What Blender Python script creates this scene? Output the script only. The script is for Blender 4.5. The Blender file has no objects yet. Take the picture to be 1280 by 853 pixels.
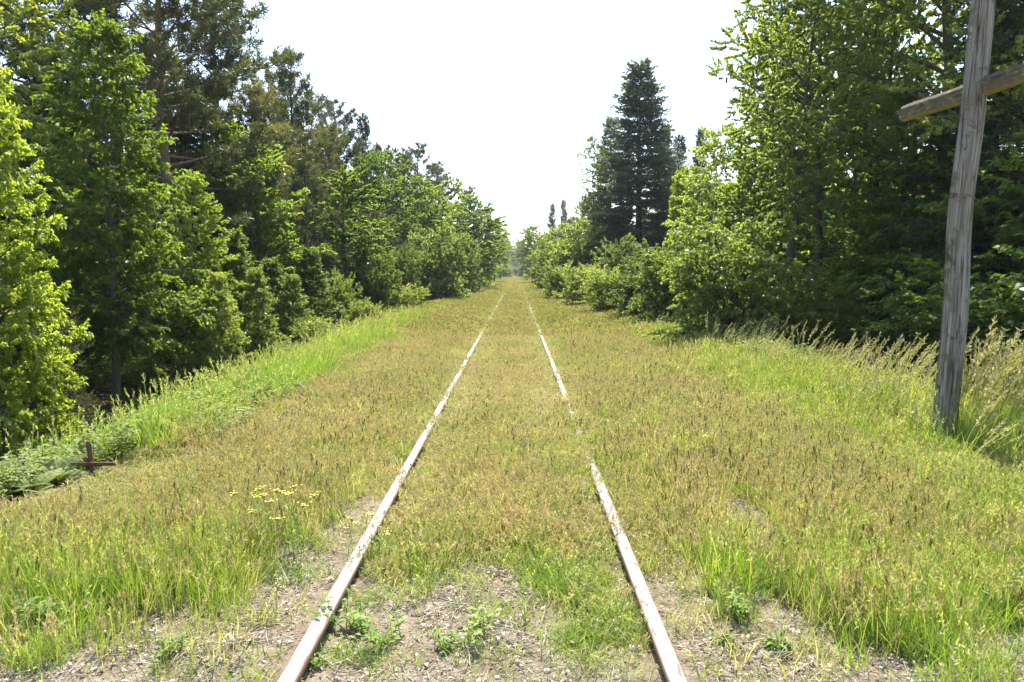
import bpy, math, random
import numpy as np
from mathutils import Vector, Euler

random.seed(7)
rng = np.random.default_rng(11)
SC = bpy.context.scene
HAZE = 0.0003
COL = SC.collection
R = math.radians

# ------------------------------------------------------------------ camera
F = 924.4; PXC, PYC = 640.0, 426.5
PITCH = math.atan(86.5 / F); YAW = math.atan(5.0 / F)
CAM_Z = 1.55
cam_d = bpy.data.cameras.new('camera'); cam = bpy.data.objects.new('camera', cam_d); COL.objects.link(cam)
cam_d.sensor_width = 36; cam_d.lens = 26.0; cam_d.clip_end = 6000; cam_d.clip_start = 0.05
cam.location = (0, 0, CAM_Z); cam.rotation_euler = (math.pi / 2 - PITCH, 0, YAW)
SC.camera = cam
CM = cam.rotation_euler.to_matrix()
def ray(px, py):
    return CM @ Vector(((px - PXC) / F, -(py - PYC) / F, -1.0))
def at(px, py, Y):
    d = ray(px, py); t = Y / d.y
    return Vector((d.x * t, Y, CAM_Z + d.z * t))
def on_ground(px, py, z=0.0):
    d = ray(px, py); t = (z - CAM_Z) / d.z
    return d.x * t, d.y * t

# ------------------------------------------------------------------ noise, terrain
_tab = rng.random((256, 256))
def noise(x, y, s=1.0, o=0):
    x = np.asarray(x, float) * s + 37.3 + o * 17.7; y = np.asarray(y, float) * s + 91.1 + o * 5.3
    xi = np.floor(x).astype(int); yi = np.floor(y).astype(int)
    fx = x - xi; fy = y - yi; fx = fx * fx * (3 - 2 * fx); fy = fy * fy * (3 - 2 * fy)
    g = lambda a, b: _tab[a & 255, b & 255]
    return (g(xi, yi) * (1 - fx) + g(xi + 1, yi) * fx) * (1 - fy) + (g(xi, yi + 1) * (1 - fx) + g(xi + 1, yi + 1) * fx) * fy
def sm(a, b, x):
    t = np.clip((np.asarray(x, float) - a) / (b - a), 0, 1); return t * t * (3 - 2 * t)
TX = -0.13                                                    # centre of the track
def bank(y):                                                  # the road crossing lies level with the track
    return sm(3.0, 7.5, y)
def terrain(x, y):
    x = np.asarray(x, float); y = np.asarray(y, float)
    w = noise(y, y * 0, 0.25) * 0.6
    left = -0.8 * sm(3.1 + w, 5.2 + w, -x) * bank(y)
    right = -0.55 * sm(4.1 + w, 6.2 + w, x) * bank(y)
    far = sm(5.5, 9, np.abs(x))
    bump = (noise(x, y, 0.6, 1) - 0.5) * 0.22 * far + (noise(x, y, 2.2, 2) - 0.5) * 0.05
    bump = bump * sm(0.9, 1.3, np.abs(x - TX)) + (noise(x, y, 5, 3) - 0.5) * 0.018
    return -0.075 + left + right + bump
def bare(x, y):
    """1 where the soil is open, 0 where grass stands."""
    x = np.asarray(x, float); y = np.asarray(y, float)
    n = noise(x, y, 1.6, 4) * 0.8 + noise(x, y, 5.0, 5) * 1.0 - 0.9
    u = x - TX
    edge = np.where(u < -1.6, 2.98 + 0.12 * (u + 3.5), np.where(u < -0.75, 3.5, np.where(u < 0.75, 3.75 - 0.72 * sm(0.15, 0.5, u), np.where(u < 1.5, 3.5, 3.15))))
    edge = np.where(np.abs(u + 0.05) < 0.24, edge + 0.25, edge)
    b = sm(0.25, -0.25, y - edge + n * 0.55)
    strip = sm(0.34, 0.14, np.abs(u + 1.02 + 0.05 * n)) * sm(7.2, 4.4, y + n * 1.5)       # bare strip outside the left rail
    strip2 = sm(0.30, 0.10, np.abs(u - 0.95)) * sm(4.6, 3.7, y + n) * .9
    strip3 = sm(0.22, 0.1, np.abs(u - 1.62 - 0.1 * (y - 4.5))) * sm(5.6, 5.0, y) * sm(3.6, 4.2, y) * 0.85
    return np.clip(np.maximum.reduce([b, strip, strip2, strip3]), 0, 1)

# ------------------------------------------------------------------ mesh building
class MB:
    def __init__(s): s.v = []; s.q = []; s.t = []; s.qm = []; s.tm = []; s.n = 0
    def add(s, v, q=None, t=None, m=0):
        v = np.asarray(v, float).reshape(-1, 3)
        if q is not None and len(q): q = np.asarray(q, int); s.q.append(q + s.n); s.qm.append(np.full(len(q), m))
        if t is not None and len(t): t = np.asarray(t, int); s.t.append(t + s.n); s.tm.append(np.full(len(t), m))
        s.v.append(v); s.n += len(v)
    def merge(s, o, m=0):
        for a, b in ((o.q, s.q), (o.t, s.t)):
            for f in a: b.append(f + s.n)
        for f in o.q: s.qm.append(np.full(len(f), m))
        for f in o.t: s.tm.append(np.full(len(f), m))
        s.v += o.v; s.n += o.n
    def mesh(s, name, mats, smooth=False):
        me = bpy.data.meshes.new(name)
        v = np.concatenate(s.v) if s.v else np.zeros((0, 3))
        q = np.concatenate(s.q) if s.q else np.zeros((0, 4), int)
        t = np.concatenate(s.t) if s.t else np.zeros((0, 3), int)
        mi = np.concatenate([*s.qm, *s.tm]) if (s.qm or s.tm) else np.zeros(0)
        me.vertices.add(len(v)); me.vertices.foreach_set('co', v.astype(np.float32).ravel())
        me.loops.add(q.size + t.size)
        me.loops.foreach_set('vertex_index', np.concatenate([q.ravel(), t.ravel()]).astype(np.int32))
        me.polygons.add(len(q) + len(t))
        st = np.concatenate([np.arange(len(q)) * 4, q.size + np.arange(len(t)) * 3]).astype(np.int32)
        me.polygons.foreach_set('loop_start', st)
        me.polygons.foreach_set('material_index', mi.astype(np.int32))
        if smooth: me.polygons.foreach_set('use_smooth', np.ones(len(mi), bool))
        for m in (mats if isinstance(mats, (list, tuple)) else [mats]): me.materials.append(m)
        me.update(calc_edges=True); me.validate()
        return me
def norm(a):
    a = np.asarray(a, float); return a / np.maximum(np.linalg.norm(a, axis=-1, keepdims=True), 1e-9)
UP = np.array([0, 0, 1.0])
def tube(mb, path, rad, sides=6, m=0, cap=True):
    path = np.asarray(path, float); n = len(path); rad = np.broadcast_to(np.asarray(rad, float), (n,))
    d = norm(np.gradient(path, axis=0))
    ref = np.where(np.abs(d[:, 2:3]) > 0.95, np.array([[1.0, 0, 0]]), UP[None])
    a = norm(np.cross(d, ref)); b = np.cross(d, a)
    th = np.arange(sides) * 2 * np.pi / sides
    ring = path[:, None] + rad[:, None, None] * (np.cos(th)[None, :, None] * a[:, None] + np.sin(th)[None, :, None] * b[:, None])
    i = np.arange(n - 1)[:, None] * sides; j = np.arange(sides)[None]; k = (j + 1) % sides
    q = np.stack([i + j, i + k, i + sides + k, i + sides + j], -1).reshape(-1, 4)
    v = ring.reshape(-1, 3)
    t = None
    if cap:
        v = np.vstack([v, path[-1:]]); c = len(v) - 1; o = (n - 1) * sides
        t = np.array([[o + x, o + (x + 1) % sides, c] for x in range(sides)])
    mb.add(v, q, t, m)
def leaves(mb, base, dirv, nrm, L, W, fold=0.25, m=0, tipdrop=0.0):
    """rhombic leaves folded along the midrib, all at once"""
    dirv = norm(dirv); side = norm(np.cross(dirv, nrm)); n2 = np.cross(side, dirv)
    L = np.asarray(L, float)[:, None]; W = np.asarray(W, float)[:, None]
    mid = base + dirv * L * 0.45
    a = mid + side * W * 0.5 + n2 * W * fold; b = mid - side * W * 0.5 + n2 * W * fold
    tip = base + dirv * L - UP[None] * L * tipdrop
    v = np.stack([base, a, tip, b], 1).reshape(-1, 3)
    mb.add(v, np.arange(len(base) * 4).reshape(-1, 4), None, m)

# ------------------------------------------------------------------ objects
def link(name, data, parent=None, mat=None):
    o = bpy.data.objects.new(name, data); COL.objects.link(o)
    if parent: o.parent = parent
    return o
def tag(o, label, cat, group=None):
    o['label'] = label; o['category'] = cat
    if group: o['group'] = group
    return o
def thing(name, label, cat, loc, rz=0.0, sc=(1, 1, 1), group=None):
    o = bpy.data.objects.new(name, None); COL.objects.link(o); o.empty_display_size = 0.2
    o.location = loc; o.rotation_euler = (0, 0, rz); o.scale = sc
    return tag(o, label, cat, group)

# ------------------------------------------------------------------ materials
def new_mat(name):
    m = bpy.data.materials.new(name); m.use_nodes = True
    nt = m.node_tree; nt.nodes.clear(); return m, nt
def N(nt, kind, **kw):
    n = nt.nodes.new(kind)
    for k, v in kw.items():
        if k in n.inputs: n.inputs[k].default_value = v
        else: setattr(n, k, v)
    return n
def ramp(nt, stops, fac=None):
    r = nt.nodes.new('ShaderNodeValToRGB'); e = r.color_ramp.elements
    while len(e) < len(stops): e.new(0.5)
    for x, (p, c) in zip(e, stops): x.position = p; x.color = (*c, 1)
    if fac is not None: nt.links.new(fac, r.inputs['Fac'])
    return r
def mixc(nt, fac, a, b, mode='MIX'):
    n = nt.nodes.new('ShaderNodeMix'); n.data_type = 'RGBA'; n.blend_type = mode
    for sock, val in ((n.inputs[0], fac), (n.inputs[6], a), (n.inputs[7], b)):
        if hasattr(val, 'is_linked') or isinstance(val, bpy.types.NodeSocket): nt.links.new(val, sock)
        elif isinstance(val, tuple): sock.default_value = (*val, 1)
        else: sock.default_value = val
    return n.outputs[2]
def leaf_mat(name, dark, mid, light, transl=0.45, tcol=(1.6, 1.7, 0.55), rough=0.5, patch=None, patch_scale=0.5, objvar=0.35, spec=0.35):
    m, nt = new_mat(name); lk = nt.links.new
    geo = N(nt, 'ShaderNodeNewGeometry'); oi = N(nt, 'ShaderNodeObjectInfo')
    c = ramp(nt, [(0.0, dark), (0.5, mid), (1.0, light)], geo.outputs['Random Per Island']).outputs[0]
    if patch:                                                  # grass: patches of another growth over the ground
        tc = N(nt, 'ShaderNodeTexNoise', Scale=patch_scale, Detail=3.0)
        lk(geo.outputs['Position'], tc.inputs['Vector'])
        pr = ramp(nt, [(0.42, (0, 0, 0)), (0.62, (1, 1, 1))], tc.outputs['Fac'])
        c = mixc(nt, pr.outputs[0], c, patch)
    hsv = N(nt, 'ShaderNodeHueSaturation')
    mr = N(nt, 'ShaderNodeMapRange'); lk(oi.outputs['Random'], mr.inputs[0])
    mr.inputs[3].default_value = 1 - objvar; mr.inputs[4].default_value = 1 + objvar
    lk(mr.outputs[0], hsv.inputs['Value']); lk(c, hsv.inputs['Color'])
    mr2 = N(nt, 'ShaderNodeMapRange'); lk(oi.outputs['Random'], mr2.inputs[0])
    mr2.inputs[3].default_value = 0.515; mr2.inputs[4].default_value = 0.485
    lk(mr2.outputs[0], hsv.inputs['Hue'])
    c = hsv.outputs[0]
    p = N(nt, 'ShaderNodeBsdfPrincipled', Roughness=rough); lk(c, p.inputs['Base Color'])
    p.inputs['Specular IOR Level'].default_value = spec
    tr = N(nt, 'ShaderNodeBsdfTranslucent')
    tc2 = mixc(nt, 1.0, c, tcol, 'MULTIPLY'); lk(tc2, tr.inputs['Color'])
    mx = N(nt, 'ShaderNodeMixShader'); mx.inputs[0].default_value = transl
    lk(p.outputs[0], mx.inputs[1]); lk(tr.outputs[0], mx.inputs[2])
    out = N(nt, 'ShaderNodeOutputMaterial'); lk(mx.outputs[0], out.inputs[0])
    return m
def bark_mat(name, a, b, scale=(14, 14, 2.5), c=None, rough=0.9, bump=0.6, moss=None):
    m, nt = new_mat(name); lk = nt.links.new
    tc = N(nt, 'ShaderNodeTexCoord'); mp = N(nt, 'ShaderNodeMapping'); mp.inputs['Scale'].default_value = scale
    lk(tc.outputs['Object'], mp.inputs[0])
    n1 = N(nt, 'ShaderNodeTexNoise', Scale=1.0, Detail=6.0, Roughness=0.65); lk(mp.outputs[0], n1.inputs['Vector'])
    col = ramp(nt, [(0.32, a), (0.68, b)], n1.outputs['Fac']).outputs[0]
    if c:                                                      # other bark further up
        sx = N(nt, 'ShaderNodeSeparateXYZ'); lk(tc.outputs['Object'], sx.inputs[0])
        mr = N(nt, 'ShaderNodeMapRange'); lk(sx.outputs[2], mr.inputs[0]); mr.inputs[1].default_value = 4; mr.inputs[2].default_value = 8
        col = mixc(nt, mr.outputs[0], col, c)
    if moss:
        n2 = N(nt, 'ShaderNodeTexNoise', Scale=3.0, Detail=5.0); lk(tc.outputs['Object'], n2.inputs['Vector'])
        r2 = ramp(nt, [(0.5, (0, 0, 0)), (0.62, (1, 1, 1))], n2.outputs['Fac'])
        col = mixc(nt, r2.outputs[0], col, moss)
    p = N(nt, 'ShaderNodeBsdfPrincipled', Roughness=rough); lk(col, p.inputs['Base Color'])
    p.inputs['Specular IOR Level'].default_value = 0.2
    bp = N(nt, 'ShaderNodeBump', Strength=bump, Distance=0.02); lk(n1.outputs['Fac'], bp.inputs['Height']); lk(bp.outputs[0], p.inputs['Normal'])
    out = N(nt, 'ShaderNodeOutputMaterial'); lk(p.outputs[0], out.inputs[0])
    return m
def plain(name, a, b, scale=8.0, rough=0.8, spec=0.3, metal=0.0):
    m, nt = new_mat(name); lk = nt.links.new
    geo = N(nt, 'ShaderNodeNewGeometry')
    tc = N(nt, 'ShaderNodeTexCoord')
    n1 = N(nt, 'ShaderNodeTexNoise', Scale=scale, Detail=5.0); lk(tc.outputs['Object'], n1.inputs['Vector'])
    c1 = ramp(nt, [(0.35, a), (0.65, b)], n1.outputs['Fac']).outputs[0]
    c2 = ramp(nt, [(0.0, a), (1.0, b)], geo.outputs['Random Per Island']).outputs[0]
    col = mixc(nt, 0.5, c1, c2)
    p = N(nt, 'ShaderNodeBsdfPrincipled', Roughness=rough, Metallic=metal); lk(col, p.inputs['Base Color'])
    p.inputs['Specular IOR Level'].default_value = spec
    out = N(nt, 'ShaderNodeOutputMaterial'); lk(p.outputs[0], out.inputs[0])
    return m

M = {}
M['hornbeam'] = leaf_mat('hornbeam_leaf', (0.085, 0.125, 0.022), (0.125, 0.17, 0.03), (0.175, 0.215, 0.042), 0.66, (2.7, 2.6, 1.05), 0.40, spec=0.5)
M['maple'] = leaf_mat('maple_leaf', (0.075, 0.125, 0.026), (0.11, 0.165, 0.034), (0.155, 0.205, 0.05), 0.68, (2.9, 2.7, 1.05), 0.40, spec=0.5)
M['aspen'] = leaf_mat('aspen_leaf', (0.09, 0.125, 0.034), (0.13, 0.17, 0.048), (0.18, 0.215, 0.078), 0.66, (3.1, 2.9, 1.2), 0.38, spec=0.5)
M['shrub'] = leaf_mat('shrub_leaf', (0.085, 0.125, 0.03), (0.12, 0.16, 0.042), (0.17, 0.205, 0.07), 0.62, (2.5, 2.4, 1.1), 0.38, spec=0.5)
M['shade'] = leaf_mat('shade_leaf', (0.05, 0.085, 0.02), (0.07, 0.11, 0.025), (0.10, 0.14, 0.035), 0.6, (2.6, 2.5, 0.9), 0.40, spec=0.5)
M['pine'] = leaf_mat('pine_needles', (0.045, 0.06, 0.024), (0.07, 0.085, 0.034), (0.105, 0.115, 0.045), 0.4, (1.7, 1.7, 0.7), 0.45)
M['olive_pine'] = leaf_mat('olive_pine_needles', (0.075, 0.085, 0.03), (0.11, 0.115, 0.042), (0.15, 0.15, 0.055), 0.45, (1.7, 1.7, 0.65), 0.45)
M['spruce'] = leaf_mat('spruce_needles', (0.055, 0.075, 0.04), (0.078, 0.10, 0.054), (0.11, 0.13, 0.066), 0.42, (1.5, 1.6, 0.9), 0.5)
M['bark'] = bark_mat('grey_bark', (0.06, 0.05, 0.04), (0.16, 0.14, 0.115), moss=(0.07, 0.08, 0.03))
M['pinebark'] = bark_mat('pine_bark', (0.07, 0.05, 0.038), (0.19, 0.14, 0.10), scale=(10, 10, 3), c=(0.20, 0.13, 0.085))
M['darkbark'] = bark_mat('dark_bark', (0.035, 0.028, 0.022), (0.09, 0.075, 0.06))
M['g_green'] = leaf_mat('green_grass', (0.17, 0.24, 0.05), (0.23, 0.31, 0.065), (0.33, 0.40, 0.11), 0.45, (1.5, 1.5, 0.6), objvar=0.18, patch=(0.29, 0.33, 0.09), patch_scale=0.7)
M['g_gold'] = leaf_mat('golden_grass', (0.36, 0.355, 0.135), (0.49, 0.475, 0.195), (0.62, 0.605, 0.32), 0.45, (1.4, 1.38, 0.7), objvar=0.16, patch=(0.34, 0.37, 0.12), patch_scale=0.6)
M['g_rust'] = leaf_mat('rusty_seed_grass', (0.35, 0.255, 0.125), (0.48, 0.375, 0.18), (0.60, 0.495, 0.27), 0.35, (1.2, 1.2, 0.9), objvar=0.18, patch=(0.45, 0.39, 0.17), patch_scale=0.5)
M['g_dark'] = leaf_mat('dark_ears', (0.09, 0.08, 0.035), (0.15, 0.13, 0.055), (0.21, 0.18, 0.08), 0.25, (1.3, 1.25, 0.8), objvar=0.15)
M['g_pale'] = leaf_mat('dry_stalks', (0.45, 0.40, 0.28), (0.55, 0.50, 0.36), (0.65, 0.60, 0.46), 0.35, (1.2, 1.2, 1.0), objvar=0.1)
M['g_lush'] = leaf_mat('lush_grass', (0.14, 0.24, 0.035), (0.20, 0.32, 0.05), (0.28, 0.40, 0.08), 0.5, (1.5, 1.5, 0.6), objvar=0.15)
M['g_plume'] = leaf_mat('straw_plumes', (0.30, 0.27, 0.11), (0.40, 0.36, 0.16), (0.52, 0.46, 0.24), 0.4, (1.2, 1.2, 0.9), objvar=0.15)
M['weed'] = leaf_mat('weed_leaf', (0.15, 0.24, 0.045), (0.20, 0.30, 0.06), (0.27, 0.37, 0.09), 0.45, (1.5, 1.5, 0.6), objvar=0.15, spec=0.25)
M['fern'] = leaf_mat('fern_leaf', (0.15, 0.20, 0.055), (0.21, 0.26, 0.085), (0.30, 0.34, 0.15), 0.45, (1.5, 1.5, 0.7), 0.6, objvar=0.2, spec=0.25)
M['petal'] = plain('yellow_petal', (0.75, 0.62, 0.04), (0.85, 0.75, 0.10), 20, 0.6)
M['litter'] = plain('dry_litter', (0.12, 0.09, 0.06), (0.55, 0.48, 0.37), 30, 0.9)
M['leaf_litter'] = plain('brown_leaf_litter', (0.09, 0.06, 0.04), (0.22, 0.15, 0.095), 30, 0.9)
M['stone'] = plain('pale_stone', (0.42, 0.40, 0.37), (0.66, 0.63, 0.58), 18, 0.85)
M['gravel'] = plain('gravel', (0.20, 0.165, 0.125), (0.46, 0.41, 0.34), 20, 0.9)

# ------------------------------------------------------------------ plants: generators
def rot_z(v, a):
    c, s = np.cos(a), np.sin(a)
    return np.stack([v[..., 0] * c - v[..., 1] * s, v[..., 0] * s + v[..., 1] * c, v[..., 2]], -1)
def limb(start, az, elev, L, droop, n=7, g=None, wob=0.06):
    """a branch path that leaves at elevation elev and bends by droop (radians, + = down) along its length"""
    g = g or rng
    s = np.linspace(0, 1, n); el = elev - droop * s
    step = L / (n - 1)
    a = az + np.cumsum(g.normal(0, wob, n))
    d = np.stack([np.cos(a) * np.cos(el), np.sin(a) * np.cos(el), np.sin(el)], -1)
    p = np.vstack([[start], start + np.cumsum(d[:-1] * step, 0)])
    return p
def sample(path, s):
    n = len(path) - 1; x = np.clip(np.asarray(s) * n, 0, n - 1e-6); i = x.astype(int); f = (x - i)[..., None]
    return path[i] * (1 - f) + path[i + 1] * f, norm(path[i + 1] - path[i])

def broadleaf(seed, H, Rad, base=0.06, n_prim=60, prof='cone', leaf=0.07, aspect=0.55, total=30000, flat=0.75,
              elev=(0.15, 0.9), droop=0.5, trunk_r=0.05, sec_gap=0.20, sec_len=0.45, stems=1, twig=0.22, wander=0.05, gaps=0.15, twig_r=0.004):
    g = np.random.default_rng(seed)
    wood, crown = MB(), MB()
    TB, TD, TL = [], [], []
    for st in range(stems):
        n = 9; z = np.linspace(0, H * (1 if stems == 1 else g.uniform(.6, 1)), n)
        lean = g.normal(0, 0.22 * Rad if stems > 1 else wander, 2); off = g.normal(0, 0.12 * Rad if stems > 1 else 0, 2)
        wx = np.cumsum(g.normal(0, wander * 0.5, n)); wy = np.cumsum(g.normal(0, wander * 0.5, n))
        wx -= wx[0]; wy -= wy[0]
        path = np.stack([off[0] + lean[0] * (z / H) ** 1.3 * (stems > 1) * 2 + wx, off[1] + lean[1] * (z / H) ** 1.3 * (stems > 1) * 2 + wy, z], -1)
        path[0, 2] = -0.25
        tube(wood, path, trunk_r * np.linspace(1.15, 0.12, n) / (1 if stems == 1 else 1.6), 8 if stems == 1 else 5)
        npr = n_prim // stems
        clump_az = g.uniform(0, 6.28, 8)
        for i in range(npr):
            u = (i + g.random()) / npr; t = base + (1 - base) * u
            if prof == 'cone': L = Rad * (1.06 - u) ** 0.75 * (0.55 + 0.45 * min(1, u / 0.12))
            elif prof == 'dome': L = Rad * math.sqrt(max(0.03, 1 - (u * 1.0) ** 2)) * (0.7 + 0.3 * min(1, u / .2))
            elif prof == 'egg': L = Rad * (math.sin(math.pi * (u * 0.88 + 0.1)) ** 0.8 + 0.06)
            else: L = Rad * (0.55 + 0.45 * math.sin(math.pi * u)) 
            L *= g.uniform(0.62, 1.18)
            az = i * 2.399 + g.normal(0, 0.35)
            if g.random() < gaps * 0.5: continue
            el = elev[0] + (elev[1] - elev[0]) * u + g.normal(0, 0.12)
            p0, _ = sample(path, np.array(min(t, .985)))
            p = limb(p0, az, el, L, droop * g.uniform(0.6, 1.3), 7, g)
            r0 = trunk_r * 0.34 * (1 - 0.7 * u) * min(1, L / Rad + .3)
            tube(wood, p, np.linspace(r0, r0 * 0.2, 7), 4, cap=False)
            ns = max(3, int(L / sec_gap))
            ss = np.linspace(0.22, 0.98, ns) + g.normal(0, 0.02, ns)
            bp, bd = sample(p, ss)
            for k in range(ns):
                if g.random() < gaps: continue
                side = 1 if k % 2 else -1
                hperp = norm(np.cross(bd[k], UP)) * side
                ang = g.uniform(0.6, 1.1)
                d = norm(bd[k] * math.cos(ang) + hperp * math.sin(ang) + UP * g.normal(0.02, 0.9 - flat * 0.85))
                l2 = sec_len * L * (1.05 - ss[k]) * g.uniform(0.6, 1.2) + twig * 0.5
                q = np.stack([bp[k], bp[k] + d * l2 * 0.5, bp[k] + d * l2 - UP * l2 * 0.12 * droop])
                if L > 0.3: tube(wood, q, [r0 * 0.3 + .001, r0 * 0.2 + .001, 0.001], 3, cap=False)
                nt_ = max(2, int(l2 / (twig * 0.42)))
                for e in range(nt_):
                    s = (e + 1) / nt_
                    pp = bp[k] + d * l2 * s - UP * l2 * 0.12 * droop * s * s
                    sd = 1 if e % 2 else -1
                    if e == nt_ - 1: dd = d
                    else:
                        hp = norm(np.cross(d, UP)) * sd; a2 = g.uniform(0.5, 1.0)
                        dd = norm(d * math.cos(a2) + hp * math.sin(a2) + UP * g.normal(0.0, 0.7 - flat * 0.6))
                    TB.append(pp); TD.append(dd); TL.append(twig * g.uniform(0.6, 1.25))
            TB.append(p[-1]); TD.append(bd[-1]); TL.append(twig)
        TB.append(path[-1]); TD.append(np.array([0.1, 0.1, 1.0])); TL.append(twig)
    TB = np.array(TB); TD = norm(np.array(TD)); TL = np.array(TL)
    k = max(3, int(round(total / len(TB))))
    idx = np.repeat(np.arange(len(TB)), k); j = np.tile(np.arange(k), len(TB))
    s = (j + 0.6) / k
    d = TD[idx]; nrm = norm(UP[None] * flat + g.normal(0, 1, (len(idx), 3)) * (1.05 - flat) * 0.75)
    sd = np.where(j % 2 == 0, 1.0, -1.0)[:, None]
    side = norm(np.cross(d, nrm)) * sd
    a = g.uniform(0.5, 1.15, len(idx))[:, None]
    a = np.where((j == k - 1)[:, None], 0.1, a)
    ld = d * np.cos(a) + side * np.sin(a) - UP[None] * g.uniform(0, 0.5, len(idx))[:, None]
    base_p = TB[idx] + d * (TL[idx] * s)[:, None] + g.normal(0, 0.012, (len(idx), 3))
    sz = leaf * g.uniform(0.6, 1.2, len(idx))
    leaves(crown, base_p, ld, nrm, sz, sz * aspect * g.uniform(0.85, 1.15, len(idx)), 0.18, tipdrop=0.12)
    return wood, crown

def pine(seed, H, Rad, base=0.35, n_br=46, top='round', tufts=2600, needle=0.15, nw=0.018, trunk_r=0.16, per=15, dead=10):
    g = np.random.default_rng(seed); wood, crown = MB(), MB()
    n = 14; z = np.linspace(0, H, n)
    wx = np.cumsum(g.normal(0, 0.05, n)); wy = np.cumsum(g.normal(0, 0.05, n))
    path = np.stack([wx - wx[0], wy - wy[0], z], -1); path[0, 2] = -0.3
    tube(wood, path, trunk_r * np.linspace(1.1, 0.10, n) ** 0.85, 9)
    for i in range(dead):                                      # bare dead stubs under the crown
        p0, _ = sample(path, np.array(base * g.uniform(0.45, 1.0)))
        p = limb(p0, g.uniform(0, 6.28), g.uniform(-0.25, 0.3), Rad * g.uniform(0.25, 0.6), 0.3, 6, g, 0.2)
        tube(wood, p, np.linspace(0.02, 0.004, 6), 4, cap=False)
    TB, TD = [], []
    for i in range(n_br):
        u = (i + g.random()) / n_br; t = base + (0.985 - base) * u
        if top == 'round': L = Rad * (math.sin(math.pi * (0.22 + 0.72 * u)) ** 0.8)
        else: L = Rad * (1.05 - u) ** 0.55
        L *= g.uniform(0.5, 1.15)
        p0, _ = sample(path, np.array(t)); az = i * 2.399 + g.normal(0, 0.5)
        el = (0.05 + 0.75 * u if top == 'round' else 0.12 + 0.5 * u) + g.normal(0, 0.12)
        p = limb(p0, az, el, L, -0.35 * g.random() + 0.05, 7, g, 0.14)
        r0 = trunk_r * 0.30 * (1.05 - u) + 0.008
        tube(wood, p, np.linspace(r0, 0.006, 7), 5, cap=False)
        ns = max(4, int(L / 0.20)); ss = np.linspace(0.38, 1.0, ns)
        bp, bd = sample(p, ss)
        for k in range(ns):
            for sgn in ((1,), (-1,), (1, -1))[g.integers(0, 3)]:
                hp = norm(np.cross(bd[k], UP)) * sgn; a = g.uniform(0.4, 1.1)
                d = norm(bd[k] * math.cos(a) + hp * math.sin(a) + UP * g.uniform(0.0, 0.5))
                l2 = L * 0.34 * (1.15 - ss[k]) * g.uniform(0.5, 1.2) + 0.12
                e = bp[k] + d * l2 + UP * l2 * 0.2
                tube(wood, np.stack([bp[k], bp[k] + d * l2 * 0.5, e]), [0.008, 0.006, 0.003], 3, cap=False)
                m = max(2, int(l2 / 0.13))
                for q in range(m):
                    f = (q + 1) / m
                    TB.append(bp[k] + d * l2 * f + UP * l2 * 0.2 * f * f + g.normal(0, 0.05, 3)); TD.append(norm(d + UP * 0.35 + g.normal(0, 0.35, 3)))
        TB.append(p[-1]); TD.append(norm(bd[-1] + UP * 0.4))
    for f in np.linspace(0.9, 1.0, 5):
        p0, _ = sample(path, np.array(min(f, .999))); TB.append(p0); TD.append(UP)
    TB = np.array(TB); TD = np.array(TD)
    if len(TB) > tufts:
        ix = g.choice(len(TB), tufts, False); TB = TB[ix]; TD = TD[ix]
    idx = np.repeat(np.arange(len(TB)), per)
    d = norm(TD[idx] * 0.75 + norm(g.normal(0, 1, (len(idx), 3))) * 0.95)
    bpz = TB[idx] + TD[idx] * g.uniform(-0.10, 0.06, len(idx))[:, None]
    sz = needle * g.uniform(0.7, 1.2, len(idx))
    leaves(crown, bpz, d, g.normal(0, 1, (len(idx), 3)), sz, np.full(len(idx), nw), 0.1)
    return wood, crown

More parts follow.
